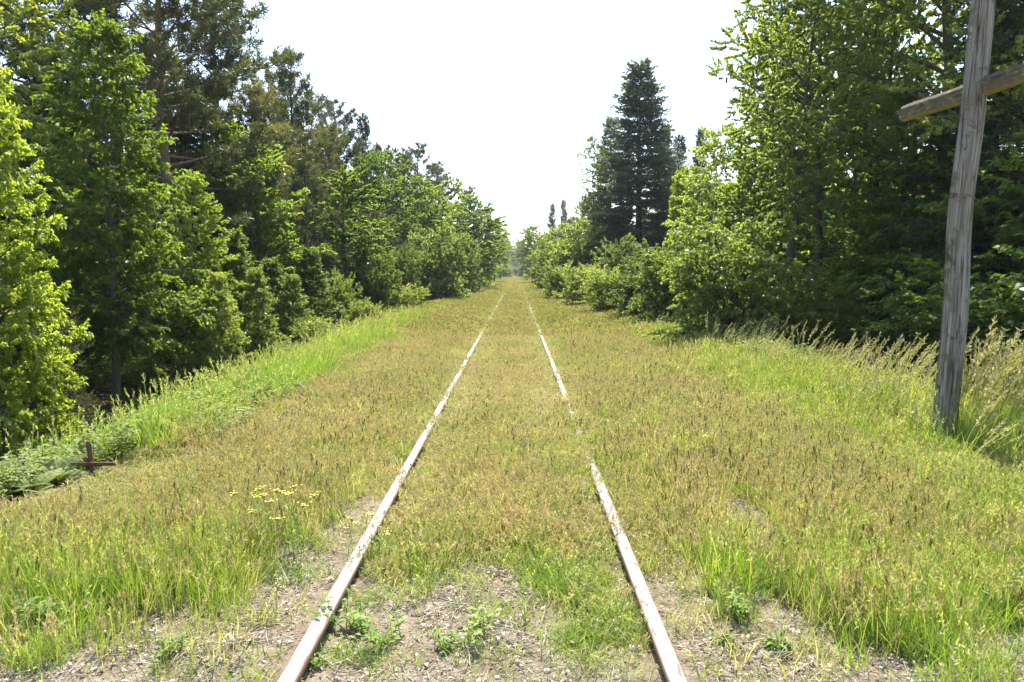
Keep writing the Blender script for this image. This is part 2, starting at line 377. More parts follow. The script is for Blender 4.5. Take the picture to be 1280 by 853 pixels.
def spruce(seed, H, Rad, base=0.03, gap=0.30, needle=0.13, nw=0.032, total=42000, trunk_r=0.16, droop=0.55, narrow=0.68):
    g = np.random.default_rng(seed); wood, crown = MB(), MB()
    n = 10; z = np.linspace(0, H, n); path = np.stack([g.normal(0, .02, n), g.normal(0, .02, n), z], -1); path[0, 2] = -0.3
    tube(wood, path, trunk_r * np.linspace(1.1, 0.06, n), 8)
    TB, TD, TL = [], [], []
    h = base * H
    while h < H * 0.985:
        u = h / H
        for b in range(g.integers(5, 8)):
            L = Rad * (1.02 - u) ** narrow * g.uniform(0.55, 1.12) + 0.12
            az = g.uniform(0, 6.28)
            el = -0.25 + 0.95 * u ** 1.5 + g.normal(0, 0.1)
            p0 = np.array([0, 0, h + g.normal(0, gap * 0.3)])
            p = limb(p0, az, el, L, droop * (1 - u) * 0.3 - 0.25, 6, g, 0.05)
            tube(wood, p, np.linspace(0.022 * (1.05 - u) + .004, 0.004, 6), 4, cap=False)
            ns = max(3, int(L / 0.13)); ss = np.linspace(0.15, 1.0, ns)
            bp, bd = sample(p, ss)
            for k in range(ns):
                sgn = 1 if k % 2 else -1
                hp = norm(np.cross(bd[k], UP)) * sgn; a = g.uniform(0.7, 1.1)
                d = norm(bd[k] * math.cos(a) + hp * math.sin(a) - UP * g.uniform(0.05, 0.7) * (1 - u * .8))
                TB.append(bp[k]); TD.append(d); TL.append(min(0.75, 0.38 * L * (1.12 - ss[k]) + 0.13) * g.uniform(0.7, 1.2))
            TB.append(bp[-1]); TD.append(bd[-1]); TL.append(0.2)
        h += gap * (1.1 - 0.55 * u) * g.uniform(0.8, 1.2)
    TB.append(path[-1] - UP * .3); TD.append(UP); TL.append(0.45)
    TB = np.array(TB); TD = np.array(TD); TL = np.array(TL)
    w = TL / TL.sum(); cnt = np.maximum(3, np.round(w * total)).astype(int)
    idx = np.repeat(np.arange(len(TB)), cnt)
    s = g.random(len(idx))
    d = norm(TD[idx] + norm(g.normal(0, 1, (len(idx), 3))) * 0.75)
    leaves(crown, TB[idx] + TD[idx] * (TL[idx] * s)[:, None], d, UP[None] + g.normal(0, .7, (len(idx), 3)), needle * g.uniform(0.7, 1.2, len(idx)), np.full(len(idx), nw), 0.1)
    return wood, crown

SPEC = {   # kind: (maker, nominal height, nominal radius, bark, leaf, keyword arguments)
    'hornbeam_a': (broadleaf, 5.0, 1.5, 'bark', 'hornbeam', dict(seed=1, n_prim=125, prof='cone', leaf=0.07, total=74000, flat=0.55, droop=0.55, elev=(0.1, 0.95), trunk_r=0.055, sec_gap=0.13, base=0.03, twig=0.2)),
    'hornbeam_b': (broadleaf, 6.0, 1.8, 'bark', 'hornbeam', dict(seed=2, n_prim=120, prof='cone', leaf=0.08, total=56000, flat=0.5, droop=0.65, elev=(0.15, 0.9), trunk_r=0.07, sec_gap=0.16, base=0.16, twig=0.24, gaps=0.18)),
    'sapling': (broadleaf, 2.6, 0.75, 'bark', 'hornbeam', dict(seed=3, n_prim=60, prof='cone', leaf=0.06, total=22000, flat=0.5, droop=0.2, elev=(0.35, 1.1), trunk_r=0.025, sec_gap=0.11, base=0.03, twig=0.16)),
    'sapling_b': (broadleaf, 2.6, 0.8, 'bark', 'shrub', dict(seed=13, n_prim=70, prof='cone', leaf=0.055, total=26000, flat=0.5, droop=0.2, elev=(0.3, 1.1), trunk_r=0.025, sec_gap=0.11, base=0.03, twig=0.17, gaps=.22)),
    'maple_a': (broadleaf, 8.0, 2.3, 'bark', 'maple', dict(seed=4, n_prim=66, prof='egg', leaf=0.10, aspect=0.75, total=70000, flat=0.6, droop=0.5, elev=(0.3, 1.0), trunk_r=0.09, sec_gap=0.26, base=0.14, twig=0.32, gaps=0.22)),
    'maple_b': (broadleaf, 7.0, 2.4, 'bark', 'maple', dict(seed=5, n_prim=62, prof='egg', leaf=0.095, aspect=0.7, total=66000, flat=0.6, droop=0.4, elev=(0.35, 1.1), trunk_r=0.08, sec_gap=0.26, base=0.10, twig=0.32, gaps=0.25)),
    'aspen_a': (broadleaf, 13.0, 2.3, 'darkbark', 'aspen', dict(seed=6, n_prim=80, prof='egg', leaf=0.072, aspect=0.8, total=62000, flat=0.25, droop=0.75, elev=(0.5, 1.1), trunk_r=0.11, sec_gap=0.30, base=0.36, twig=0.36, gaps=0.25, wander=.12)),
    'aspen_b': (broadleaf, 12.0, 2.0, 'darkbark', 'aspen', dict(seed=7, n_prim=74, prof='egg', leaf=0.072, aspect=0.8, total=56000, flat=0.25, droop=0.9, elev=(0.45, 1.0), trunk_r=0.10, sec_gap=0.30, base=0.36, twig=0.38, gaps=0.28, wander=.16)),
    'birch_young': (broadleaf, 5.5, 1.4, 'darkbark', 'aspen', dict(seed=8, n_prim=60, prof='egg', leaf=0.07, aspect=0.7, total=22000, flat=0.2, droop=0.8, elev=(0.6, 1.1), trunk_r=0.045, sec_gap=0.2, base=0.08, twig=0.28, gaps=0.25)),
    'shrub_a': (broadleaf, 2.4, 1.4, 'darkbark', 'shrub', dict(seed=9, n_prim=90, prof='dome', leaf=0.075, aspect=0.65, total=34000, flat=0.4, droop=0.5, elev=(0.25, 1.2), trunk_r=0.045, sec_gap=0.16, base=0.05, stems=6, twig=0.22, gaps=0.2)),
    'shrub_b': (broadleaf, 2.0, 1.3, 'darkbark', 'shrub', dict(seed=10, n_prim=80, prof='dome', leaf=0.07, aspect=0.6, total=28000, flat=0.45, droop=0.4, elev=(0.3, 1.25), trunk_r=0.04, sec_gap=0.16, base=0.05, stems=7, twig=0.22, gaps=0.25)),
    'shrub_c': (broadleaf, 1.6, 1.2, 'darkbark', 'shrub', dict(seed=11, n_prim=70, prof='dome', leaf=0.065, aspect=0.6, total=22000, flat=0.4, droop=0.3, elev=(0.5, 1.3), trunk_r=0.03, sec_gap=0.15, base=0.04, stems=8, twig=0.22, gaps=0.3)),
    'understory': (broadleaf, 4.2, 2.4, 'darkbark', 'maple', dict(seed=12, n_prim=34, prof='cyl', leaf=0.115, aspect=0.7, total=14000, flat=0.72, droop=0.6, elev=(0.12, 0.5), trunk_r=0.06, sec_gap=0.2, base=0.12, twig=0.3, gaps=0.3)),
    'shade_shrub': (broadleaf, 2.6, 1.4, 'darkbark', 'shade', dict(seed=14, n_prim=70, prof='egg', leaf=0.085, aspect=0.6, total=15000, flat=0.7, droop=0.5, elev=(0.25, 1.0), trunk_r=0.04, sec_gap=0.18, base=0.06, stems=3, twig=0.26, gaps=0.25)),
    'oak': (broadleaf, 13.0, 4.2, 'bark', 'aspen', dict(seed=15, n_prim=64, prof='egg', leaf=0.09, aspect=0.65, total=80000, flat=0.5, droop=0.5, elev=(0.2, 1.0), trunk_r=0.22, sec_gap=0.34, base=0.22, twig=0.42, gaps=0.22, wander=.18)),
    'pine_a': (pine, 13.0, 3.4, 'pinebark', 'pine', dict(seed=21, base=0.30, n_br=70, tufts=6500, trunk_r=0.19, needle=0.20, nw=0.032)),
    'pine_b': (pine, 12.0, 2.6, 'pinebark', 'pine', dict(seed=22, base=0.34, n_br=60, tufts=5500, trunk_r=0.16, needle=0.20, nw=0.032)),
    'pine_young': (pine, 10.0, 2.2, 'darkbark', 'pine', dict(seed=23, base=0.16, n_br=84, top='cone', needle=0.20, nw=0.032, tufts=5500, trunk_r=0.11, dead=4)),
    'pine_olive': (pine, 8.0, 2.4, 'pinebark', 'olive_pine', dict(seed=24, base=0.08, n_br=84, needle=0.18, nw=0.03, tufts=7000, trunk_r=0.12, dead=4)),
    'spruce_a': (spruce, 15.0, 2.7, 'darkbark', 'spruce', dict(seed=31, total=125000, needle=0.17, nw=0.05, gap=0.27)),
    'spruce_b': (spruce, 12.0, 1.9, 'darkbark', 'spruce', dict(seed=32, gap=0.25, total=60000, needle=0.16, nw=0.045)),
    'young_conifer': (spruce, 2.2, 0.85, 'darkbark', 'olive_pine', dict(seed=33, gap=0.22, total=6000, needle=0.06, nw=0.012, trunk_r=0.025, droop=-0.5, narrow=0.7)),
}
_proto = {}
def proto(kind):
    if kind not in _proto:
        mk, H, Rd, bk, lf, kw = SPEC[kind]
        w, c = mk(H=H, Rad=Rd, **kw)
        _proto[kind] = (w.mesh(kind + '_wood', M[bk], True), c.mesh(kind + '_leaves', M[lf]), w, c)
    return _proto[kind]
NAMES = {'pine': 'pine_tree', 'spruc': 'spruce_tree', 'aspen': 'aspen_tree', 'maple': 'leafy_tree', 'hornb': 'hornbeam_tree', 'oak': 'oak_tree',
         'sapli': 'young_hornbeam', 'shrub': 'shrub', 'shade': 'shrub', 'under': 'maple_sapling', 'birch': 'young_birch', 'young': 'conifer_sapling'}
def plant(kind, px, Y, top, wpx, label, group, cat=None, rz=None, px_is_x=False):
    mk, H, Rd, *_ = SPEC[kind]
    x = at(px, 340, Y).x
    z0 = float(terrain(x, Y))
    h = at(px, top, Y).z - z0
    w = wpx / F * Y / 2
    sz = h / H; sx = w / Rd
    shrubby = kind.startswith(('shrub', 'shade'))
    nm = next(v for k, v in NAMES.items() if kind.startswith(k))
    t = thing(nm, label, cat or ('shrub' if shrubby else 'tree'), (x, Y, z0), random.uniform(0, 6.28) if rz is None else rz, (sx, sx, sz), group)
    a, b, *_ = proto(kind)
    link('stems' if shrubby else 'trunk', a, t); link('foliage' if shrubby else 'crown', b, t)
    return t

exec_plants = []
#PLANTS#
# ------------------------------------------------------------------ trees and shrubs, left of the track
GL, GR, GF = 'trees and shrubs left of the track', 'trees and shrubs right of the track', 'far trees along the track'
for a in [
    ('hornbeam_a', -8, 8.6, 88, 205, 'bright green leafy tree cut by the left edge of the photo, nearest on that side'),
    ('hornbeam_b', 138, 13.2, 42, 245, 'tall bright conical leafy tree with layered branches, behind the little brown cross'),
    ('young_conifer', 78, 9.8, 395, 75, 'small yellow green conifer sapling with raised tips, beside the leafy tree at the left edge'),
    ('young_conifer', 98, 8.6, 492, 55, 'very small pale conifer sapling low behind the little brown cross'),
    ('hornbeam_b', 245, 16.0, 225, 130, 'dark leafy tree with drooping layered branches, right of the tall bright conical tree'),
    ('sapling_b', 297, 17.5, 300, 95, 'young bright hornbeam, leftmost and tallest of the pale row on the left bank'),
    ('sapling_b', 268, 15.0, 352, 75, 'small pale young hornbeam, lowest of the bright ones on the left bank, nearest the cross'),
    ('sapling_b', 322, 16.6, 345, 70, 'small bright young hornbeam in front of the gap between the two left pale ones'),
    ('sapling_b', 362, 18.6, 352, 66, 'small bright young hornbeam in front of the two right pale ones'),
    ('sapling_b', 342, 19.5, 332, 80, 'young bright hornbeam, middle one of the pale row on the left bank'),
    ('sapling_b', 385, 21.5, 320, 80, 'young bright pointed hornbeam, rightmost of the pale row on the left bank'),
    ('pine_a', 214, 20.0, -130, 340, 'large pine on the left with a long bough reaching over the sky'),
    ('pine_b', 142, 23.0, -120, 260, 'tall dark pine with its trunk showing just above the bright conical tree'),
    ('aspen_b', 26, 17.0, -140, 230, 'thin airy tree with sky showing through, highest at the top left corner'),
    ('pine_b', 60, 21.0, -150, 230, 'tall thin pine between the top left corner and the dark pine'),
    ('pine_olive', 322, 25.0, 118, 150, 'olive green pine under the long bough of the large pine'),
    ('maple_b', 318, 22.5, 185, 150, 'bright yellow green leafy tree in front of the olive pine on the left'),
    ('pine_young', 374, 30.0, 68, 125, 'pointed young pine with a bare lower stem, standing against the sky on the left'),
    ('pine_b', 425, 38.0, 128, 100, 'flat topped pine between the pointed young pine and the small dark spruce'),
    ('pine_olive', 412, 34.0, 165, 105, 'brownish olive pine just right of the pointed young pine'),
    ('maple_a', 432, 28.0, 222, 125, 'bright round crowned leafy tree in the middle of the left wall of trees'),
    ('pine_young', 385, 26.0, 190, 100, 'dim grey green pine behind the bright round crowned tree on the left'),
    ('spruce_b', 457, 46.0, 146, 62, 'small dark pointed spruce standing out on the left skyline'),
    ('maple_a', 490, 46.0, 198, 85, 'bright leafy tree below and right of the small dark spruce on the left skyline'),
    ('pine_olive', 470, 36.0, 270, 90, 'olive pine with low hanging boughs behind the left bushes'),
    ('pine_b', 521, 62.0, 183, 85, 'bluish green tall pine, left of the pair on the falling left skyline'),
    ('pine_b', 545, 70.0, 205, 70, 'bluish green pine, right of the pair on the falling left skyline'),
    ('maple_b', 545, 58.0, 245, 75, 'leafy tree below the pair of bluish pines on the left'),
    ('shrub_a', 465, 27.0, 324, 85, 'rounded pale leafy shrub right of the row of young hornbeams'),
    ('shrub_b', 425, 23.5, 352, 60, 'narrow green shrub between the young hornbeams and the pale rounded shrub'),
    ('shrub_a', 542, 40.0, 296, 90, 'large rounded dark bottomed bush standing out on the left verge'),
    ('shrub_b', 500, 33.0, 318, 60, 'brownish bush left of the large rounded bush on the left verge'),
    ('maple_a', 592, 64.0, 252, 85, 'tall bright yellow green leafy tree near the end of the left wall of trees'),
    ('shrub_a', 578, 52.0, 302, 65, 'leafy bush before the tall yellow green tree far down the left wall'),
    ('maple_b', 606, 84.0, 268, 60, 'yellow green leafy tree just right of the tall one far down the left'),
    ('shrub_b', 600, 70.0, 308, 45, 'dense bush overhanging the left verge where the track narrows'),
    ('maple_a', 618, 108.0, 280, 44, 'leafy tree third from the vanishing point on the left'),
    ('maple_b', 626, 145.0, 290, 34, 'leafy tree second from the vanishing point on the left'),
    ('pine_b', 633, 210.0, 300, 22, 'greyish tree closest to the vanishing point on the left'),
    ('shrub_c', 560, 48.0, 352, 55, 'low bush at the foot of the far left wall of trees'),
    ('shrub_c', 505, 30.0, 362, 70, 'low reddish green bush on the left verge below the brownish bush'),
    ('shrub_c', 395, 17.5, 404, 75, 'low leafy bush at the foot of the rightmost young hornbeam'),
    ('shrub_c', 455, 22.5, 382, 70, 'low pale bush on the left verge below the pale rounded shrub'),
    ('shade_shrub', 30, 12.5, 300, 160, 'dark shaded shrub in the gap behind the leafy tree at the left edge'),
    ('spruce_b', 90, 19.5, 120, 150, 'dark spruce in deep shade between the left edge tree and the bright conical tree'),
    ('spruce_b', 260, 24.0, 110, 150, 'dark spruce behind the trunk of the large pine'),
    ('pine_b', 272, 25.0, -30, 210, 'tall dark pine right of the large pine, cut by the top edge'),
    ('pine_olive', 352, 33.0, 98, 110, 'olive pine filling the skyline just left of the pointed young pine'),
    ('pine_b', 400, 36.0, 118, 105, 'dark pine crown touching the right side of the pointed young pine'),
    ('maple_b', 455, 40.0, 205, 95, 'leafy tree right below the small dark spruce on the left skyline'),
    ('pine_olive', 480, 52.0, 188, 80, 'olive pine just right of the small dark spruce on the left skyline'),
    ('pine_olive', 508, 56.0, 200, 75, 'olive pine between the small dark spruce and the pair of bluish pines'),
    ('maple_a', 528, 50.0, 228, 80, 'leafy tree under the left one of the pair of bluish pines'),
    ('maple_a', 566, 72.0, 232, 70, 'leafy tree between the pair of bluish pines and the tall yellow green tree'),
    ('pine_b', 585, 90.0, 236, 55, 'bluish pine top just left of the tall yellow green tree far down the left'),
]: plant(*a, GL)
# ------------------------------------------------------------------ right of the track
for a in [
    ('spruce_a', 797, 46.0, 78, 165, 'tall dark blue green spruce, highest on the right skyline'),
    ('spruce_b', 762, 50.0, 150, 84, 'dark spruce leaning on the left side of the tallest spruce'),
    ('spruce_b', 828, 50.0, 158, 62, 'dark spruce tucked against the right side of the tallest spruce'),
    ('spruce_b', 846, 52.0, 172, 60, 'small dark spruce just right of the tallest spruce'),
    ('aspen_b', 742, 47.0, 176, 46, 'grey green airy tree on the left flank of the dark spruces'),
    ('spruce_b', 690, 112.0, 256, 26, 'small far spruce, left one of the pair near the vanishing point'),
    ('spruce_b', 704, 116.0, 251, 26, 'small far spruce, right one of the pair near the vanishing point'),
    ('pine_olive', 735, 66.0, 252, 62, 'round olive tree at the left foot of the dark spruces'),
    ('pine_olive', 715, 85.0, 275, 50, 'olive tree behind the far bushes on the right, left of the round olive tree'),
    ('shrub_a', 716, 45.0, 288, 92, 'large pale leafy bush beside the track, right of the pair of far spruces'),
    ('shrub_a', 688, 62.0, 302, 62, 'pale bush left of the large one on the far right verge'),
    ('maple_b', 668, 98.0, 288, 44, 'leafy tree third from the vanishing point on the right'),
    ('maple_a', 659, 140.0, 290, 30, 'leafy tree second from the vanishing point on the right'),
    ('pine_olive', 652, 215.0, 302, 18, 'greyish tree closest to the vanishing point on the right'),
    ('shrub_c', 700, 40.0, 338, 55, 'low bush at the left end of the hedge along the right verge'),
    ('shrub_c', 728, 33.0, 336, 75, 'low bright bush, second from the left in the hedge along the right verge'),
    ('shrub_c', 762, 26.5, 345, 85, 'low bright bush in the middle of the hedge along the right verge'),
    ('shrub_b', 800, 23.0, 334, 85, 'bushy green shrub at the right end of the hedge, left of the biggest bush'),
    ('shrub_b', 780, 36.0, 308, 90, 'dark green bush at the right foot of the tallest spruce'),
    ('shrub_a', 918, 15.5, 290, 175, 'biggest bush on the right, broad, bright and rounded, in front of the thin trunks'),
    ('shrub_a', 838, 20.0, 318, 115, 'rounded bush touching the left side of the biggest bush'),
    ('sapling', 852, 30.0, 222, 70, 'bright conical young tree right of the dark spruces'),
    ('birch_young', 893, 26.0, 172, 120, 'pale olive young birch above the biggest bush'),
    ('spruce_b', 872, 40.0, 164, 50, 'dark spiky conifer top behind the pale young birch'),
    ('maple_b', 940, 22.0, 215, 130, 'leafy tree between the pale young birch and the thin dark trunks'),
    ('aspen_a', 965, 22.0, -60, 130, 'tall aspen with the leftmost crown against the sky on the right'),
    ('aspen_b', 990, 16.8, -70, 170, 'leafy pale aspen in front of the row of thin trunks, above the biggest bush'),
    ('maple_b', 1062, 24.0, 40, 230, 'broad leafy tree behind the pair of thin trunks on the right'),
    ('maple_a', 975, 27.0, 70, 170, 'leafy tree seen deep behind the leftmost tall aspens on the right'),
    ('aspen_a', 1022, 19.0, -130, 210, 'tall thin aspen, its dark trunk the left one of the pair on the right'),
    ('aspen_b', 1088, 18.5, -120, 190, 'tall thin aspen whose dark trunk is the right one of the pair on the right'),
    ('oak', 1175, 17.0, -320, 360, 'big leafy tree with a grey trunk, seen left of the top of the wooden cross'),
    ('oak', 1330, 15.0, -330, 420, 'big dark leafy tree at the right edge behind the wooden cross'),
    ('spruce_b', 1235, 15.5, -60, 240, 'dark spruce in deep shade directly behind the wooden cross'),
    ('maple_a', 1135, 17.5, 130, 170, 'leafy tree left of the crossbeam of the wooden cross'),
    ('understory', 1185, 12.5, 330, 200, 'maple sapling with pale layered leaves, low behind the wooden cross'),
    ('understory', 1310, 11.0, 345, 200, 'maple sapling with low boughs at the right edge of the photo'),
    ('shade_shrub', 1015, 16.0, 335, 120, 'dark green shrub under the thin trunks, right of the biggest bush'),
    ('shade_shrub', 1085, 14.5, 395, 130, 'low dark shrub between the thin trunks and the wooden cross'),
]: plant(*a, GR)
#ENDPLANTS#

# ------------------------------------------------------------------ scatter (only for what nobody could count)
def scatter(name, xy, scl, meshes, tilt=0.1, zoff=0.0, rz=None, lift=None):
    xy = np.asarray(xy); n = len(xy)
    z = terrain(xy[:, 0], xy[:, 1]) + zoff
    me = bpy.data.meshes.new(name)
    me.vertices.add(n); me.vertices.foreach_set('co', np.column_stack([xy, z]).astype(np.float32).ravel())
    rot = np.column_stack([rng.normal(0, tilt, n), rng.normal(0, tilt, n), rng.uniform(0, 6.28, n) if rz is None else rz])
    a = me.attributes.new('rot', 'FLOAT_VECTOR', 'POINT'); a.data.foreach_set('vector', rot.astype(np.float32).ravel())
    scl = np.asarray(scl, float)
    if scl.ndim == 1: scl = np.column_stack([scl] * 3)
    a = me.attributes.new('scl', 'FLOAT_VECTOR', 'POINT'); a.data.foreach_set('vector', scl.astype(np.float32).ravel())
    a = me.attributes.new('pid', 'INT', 'POINT'); a.data.foreach_set('value', rng.integers(0, len(meshes), n).astype(np.int32))
    o = link(name, me); o['kind'] = 'stuff'
    kit = bpy.data.collections.new(name + '_kit')
    for m in meshes:
        k = bpy.data.objects.new(name + '_clump', m); kit.objects.link(k)
    ng = bpy.data.node_groups.new(name + '_scatter', 'GeometryNodeTree')
    ng.interface.new_socket('Geometry', in_out='INPUT', socket_type='NodeSocketGeometry')
    ng.interface.new_socket('Geometry', in_out='OUTPUT', socket_type='NodeSocketGeometry')
    gi = ng.nodes.new('NodeGroupInput'); go = ng.nodes.new('NodeGroupOutput')
    ip = ng.nodes.new('GeometryNodeInstanceOnPoints'); ci = ng.nodes.new('GeometryNodeCollectionInfo')
    ci.inputs['Collection'].default_value = kit; ci.inputs['Separate Children'].default_value = True; ci.inputs['Reset Children'].default_value = True
    def attr(nm, t):
        n_ = ng.nodes.new('GeometryNodeInputNamedAttribute'); n_.data_type = t; n_.inputs['Name'].default_value = nm; return n_.outputs['Attribute']
    e2r = ng.nodes.new('FunctionNodeEulerToRotation')
    L = ng.links.new
    L(gi.outputs[0], ip.inputs['Points']); L(ci.outputs[0], ip.inputs['Instance']); ip.inputs['Pick Instance'].default_value = True
    L(attr('pid', 'INT'), ip.inputs['Instance Index'])
    L(attr('rot', 'FLOAT_VECTOR'), e2r.inputs[0]); L(e2r.outputs[0], ip.inputs['Rotation'])
    L(attr('scl', 'FLOAT_VECTOR'), ip.inputs['Scale'])
    L(ip.outputs[0], go.inputs[0])
    md = o.modifiers.new('scatter', 'NODES'); md.node_group = ng
    return o

# ------------------------------------------------------------------ grass clumps
def blades(mb, n, rad, h, w, g, lean=0.35, m=0, bend=0.5, hvar=0.4):
    r = rad * np.sqrt(g.random(n)); th = g.uniform(0, 6.28, n)
    base = np.stack([r * np.cos(th), r * np.sin(th), np.full(n, -0.02)], -1)
    az = g.uniform(0, 6.28, n); L = h * g.uniform(1 - hvar, 1 + hvar * 0.4, n)
    ln = np.abs(g.normal(0, lean, n)); bd = g.uniform(0.2, 1, n) * bend
    out = np.stack([np.cos(az), np.sin(az), np.zeros(n)], -1)
    fa = g.uniform(0, 3.14, n); sd = np.stack([np.cos(fa), np.sin(fa), np.zeros(n)], -1)
    pts = []
    p = base.copy()
    ang = ln.copy()
    for k in range(3):
        pts.append(p.copy())
        p = p + (out * np.sin(ang)[:, None] + UP * np.cos(ang)[:, None]) * (L / 3)[:, None]
        ang = ang + bd * 0.6
    pts.append(p)
    W = w * g.uniform(0.6, 1.3, n)[:, None]
    v = np.stack([pts[0] - sd * W * .5, pts[0] + sd * W * .5, pts[1] + sd * W * .45, pts[1] - sd * W * .45, pts[2] + sd * W * .3, pts[2] - sd * W * .3, pts[3]], 1)
    o = np.arange(n)[:, None] * 7
    q = np.concatenate([o + np.array([[0, 1, 2, 3]]), o + np.array([[3, 2, 4, 5]])]); t = o + np.array([[5, 4, 6]])
    mb.add(v.reshape(-1, 3), q, t, m)
    return pts
def seedheads(mb, n, rad, h, g, az=None, head=0.07, hw=0.010, m=1, ms=0, lean=0.12, sw=0.0022, spread=0.5, k=9, drop=0.1):
    """stems carrying a narrow ear or a loose plume"""
    r = rad * np.sqrt(g.random(n)); th = g.uniform(0, 6.28, n)
    for i in range(n):
        b = np.array([r[i] * math.cos(th[i]), r[i] * math.sin(th[i]), -0.02])
        p = limb(b, g.uniform(0, 6.28) if az is None else az + g.normal(0, .35), math.pi / 2 - abs(g.normal(0, lean)), h * g.uniform(0.75, 1.12), g.uniform(0.05, 0.25) + drop, 6, g, 0.03)
        fa = g.uniform(0, 3.14); sd = np.array([math.cos(fa), math.sin(fa), 0]) * sw
        v = np.concatenate([p - sd, p + sd]); q = [[j, j + 6, j + 7, j + 1] for j in range(5)]
        mb.add(v, q, None, ms)
        Ls = np.linalg.norm(np.diff(p, axis=0), axis=1).sum()
        s = 1 - head / Ls * (1 - np.arange(k) / k)
        bp, bd = sample(p, s)
        d = norm(bd + g.normal(0, 1, (k, 3)) * spread * np.linspace(1, .5, k)[:, None])
        sz = head * 2.4 / k * g.uniform(0.8, 1.3, k) + 0.012
        leaves(mb, bp, d, g.normal(0, 1, (k, 3)), sz, np.full(k, hw), 0.2, m)
def clump(seed, mats, nb, rad, h, w, heads=0, dark=0, pale=0, **kw):
    g = np.random.default_rng(seed); mb = MB()
    hk = {k[2:]: kw.pop(k) for k in list(kw) if k.startswith('s_')}
    blades(mb, nb, rad, h, w, g, **kw)
    if heads: seedheads(mb, heads, rad, h * hk.pop('hm', 1.15), g, **hk)
    if dark: seedheads(mb, dark, rad, h * 1.35, g, None, 0.045, 0.009, 2, 0, 0.06, .002, 0.25, 7, 0.0)
    if pale: seedheads(mb, pale, rad, h * 1.7, g, None, 0.05, 0.005, 3, 3, 0.5, .0014, 0.4, 6, 0.6)
    return mb.mesh('grass_clump', mats + [M['g_dark'], M['g_pale']][:2 if (dark or pale) else 0])
G, O_, RU, PL = M['g_green'], M['g_gold'], M['g_rust'], M['g_plume']
K = {
    'green': [clump(100 + i, [G if i % 2 else M['g_lush'], O_], 60, 0.12, 0.24, 0.0042, 4, s_head=0.05, s_hw=0.006) for i in range(4)],
    'gold': [clump(110 + i, [O_, RU], 44, 0.12, 0.20, 0.0034, 10, int(i < 2), int(i == 0), s_head=0.055, s_hw=0.0055) for i in range(4)],
    'olive': [clump(120 + i, [G, RU], 44, 0.12, 0.18, 0.0036, 8, int(i < 2), 0, s_head=0.055, s_hw=0.006, s_hm=1.2) for i in range(4)],
    'rust': [clump(130 + i, [O_, RU], 34, 0.12, 0.15, 0.0034, 14, int(i < 2), int(i == 1), s_head=0.06, s_hw=0.006, s_hm=1.35) for i in range(4)],
    'plume': [clump(140 + i, [G, PL], 20, 0.10, 0.42, 0.006, 6, s_az=0.0, s_head=0.19, s_hw=0.010, s_hm=1.75, s_k=22, s_spread=0.75, s_drop=0.45, s_lean=0.22, s_sw=0.0026, lean=.4, bend=.8) for i in range(4)],
    'lush': [clump(150 + i, [M['g_lush'], O_], 40, 0.14, 0.45, 0.008, 3, s_head=0.08, s_hm=1.2, bend=0.8) for i in range(4)],
    'far': [clump(160 + i, [G, O_], 40, 0.28, 0.20, 0.016, 14, 2, s_head=0.07, s_hw=0.022, s_sw=.005) for i in range(3)],
    'fargold': [clump(170 + i, [O_, RU], 40, 0.28, 0.18, 0.015, 18, 3, s_head=0.07, s_hw=0.022, s_sw=.005) for i in range(3)],
}
def pts(n, x0, x1, y0, y1, power=1.0):
    y = y0 + (y1 - y0) * rng.random(n) ** power
    return np.column_stack([rng.uniform(x0, x1, n), y])
def keep(p, prob): return p[rng.random(len(p)) < prob]
def rail_gap(p, a=0.07):
    u = np.abs(np.abs(p[:, 0] - TX) - 0.75)
    n = noise(p[:, 0], p[:, 1], 3.0, 8)
    g = a * (0.45 + 1.1 * n)
    hid = (p[:, 0] > 0) & (p[:, 1] > 5.7) & (p[:, 1] < 9.2) & (noise(p[:, 1], p[:, 1] * 0, 2.6, 21) > .42)       # grass has closed over the right rail here
    fuzz = (p[:, 1] > 4.4) & (p[:, 1] < 14) & (noise(p[:, 0], p[:, 1], 2.1, 18) > .62)
    g = np.where(hid | fuzz, g * 0.35 - 0.03 * hid, g)
    g = g + 0.14 * sm(12, 45, p[:, 1])
    return sm(-0.02, 0.02, u - g)
def hscale(p):
    x, y = p[:, 0], p[:, 1]; u = x - TX
    h = np.where(np.abs(u) < 0.75, 0.72, np.where(u < -0.75, 1.05 - 0.2 * sm(6, 12, y) - 0.6 * sm(-2.3, -2.8, u) * sm(4.6, 5.0, y) * sm(6.6, 6.0, y), 0.95))
    hid = (x > 0) & (y > 5.7) & (y < 9.2) & (u < 1.0)
    h = h * np.where(hid, 0.72, 0.55 + 0.45 * sm(0.08, 0.5, np.abs(np.abs(u) - 0.75)))
    h = h * (1 + 0.5 * sm(2.6, 3.8, np.abs(u)) * sm(5, 9, y))
    h = h * (1 - 0.42 * sm(0.9, 0.4, np.hypot(x - 3.85, (y - 6.35) * .8)))
    h = h * (0.78 + 0.45 * noise(x, y, 1.1, 9)) * (1 - 0.35 * bare(x, y))
    return h
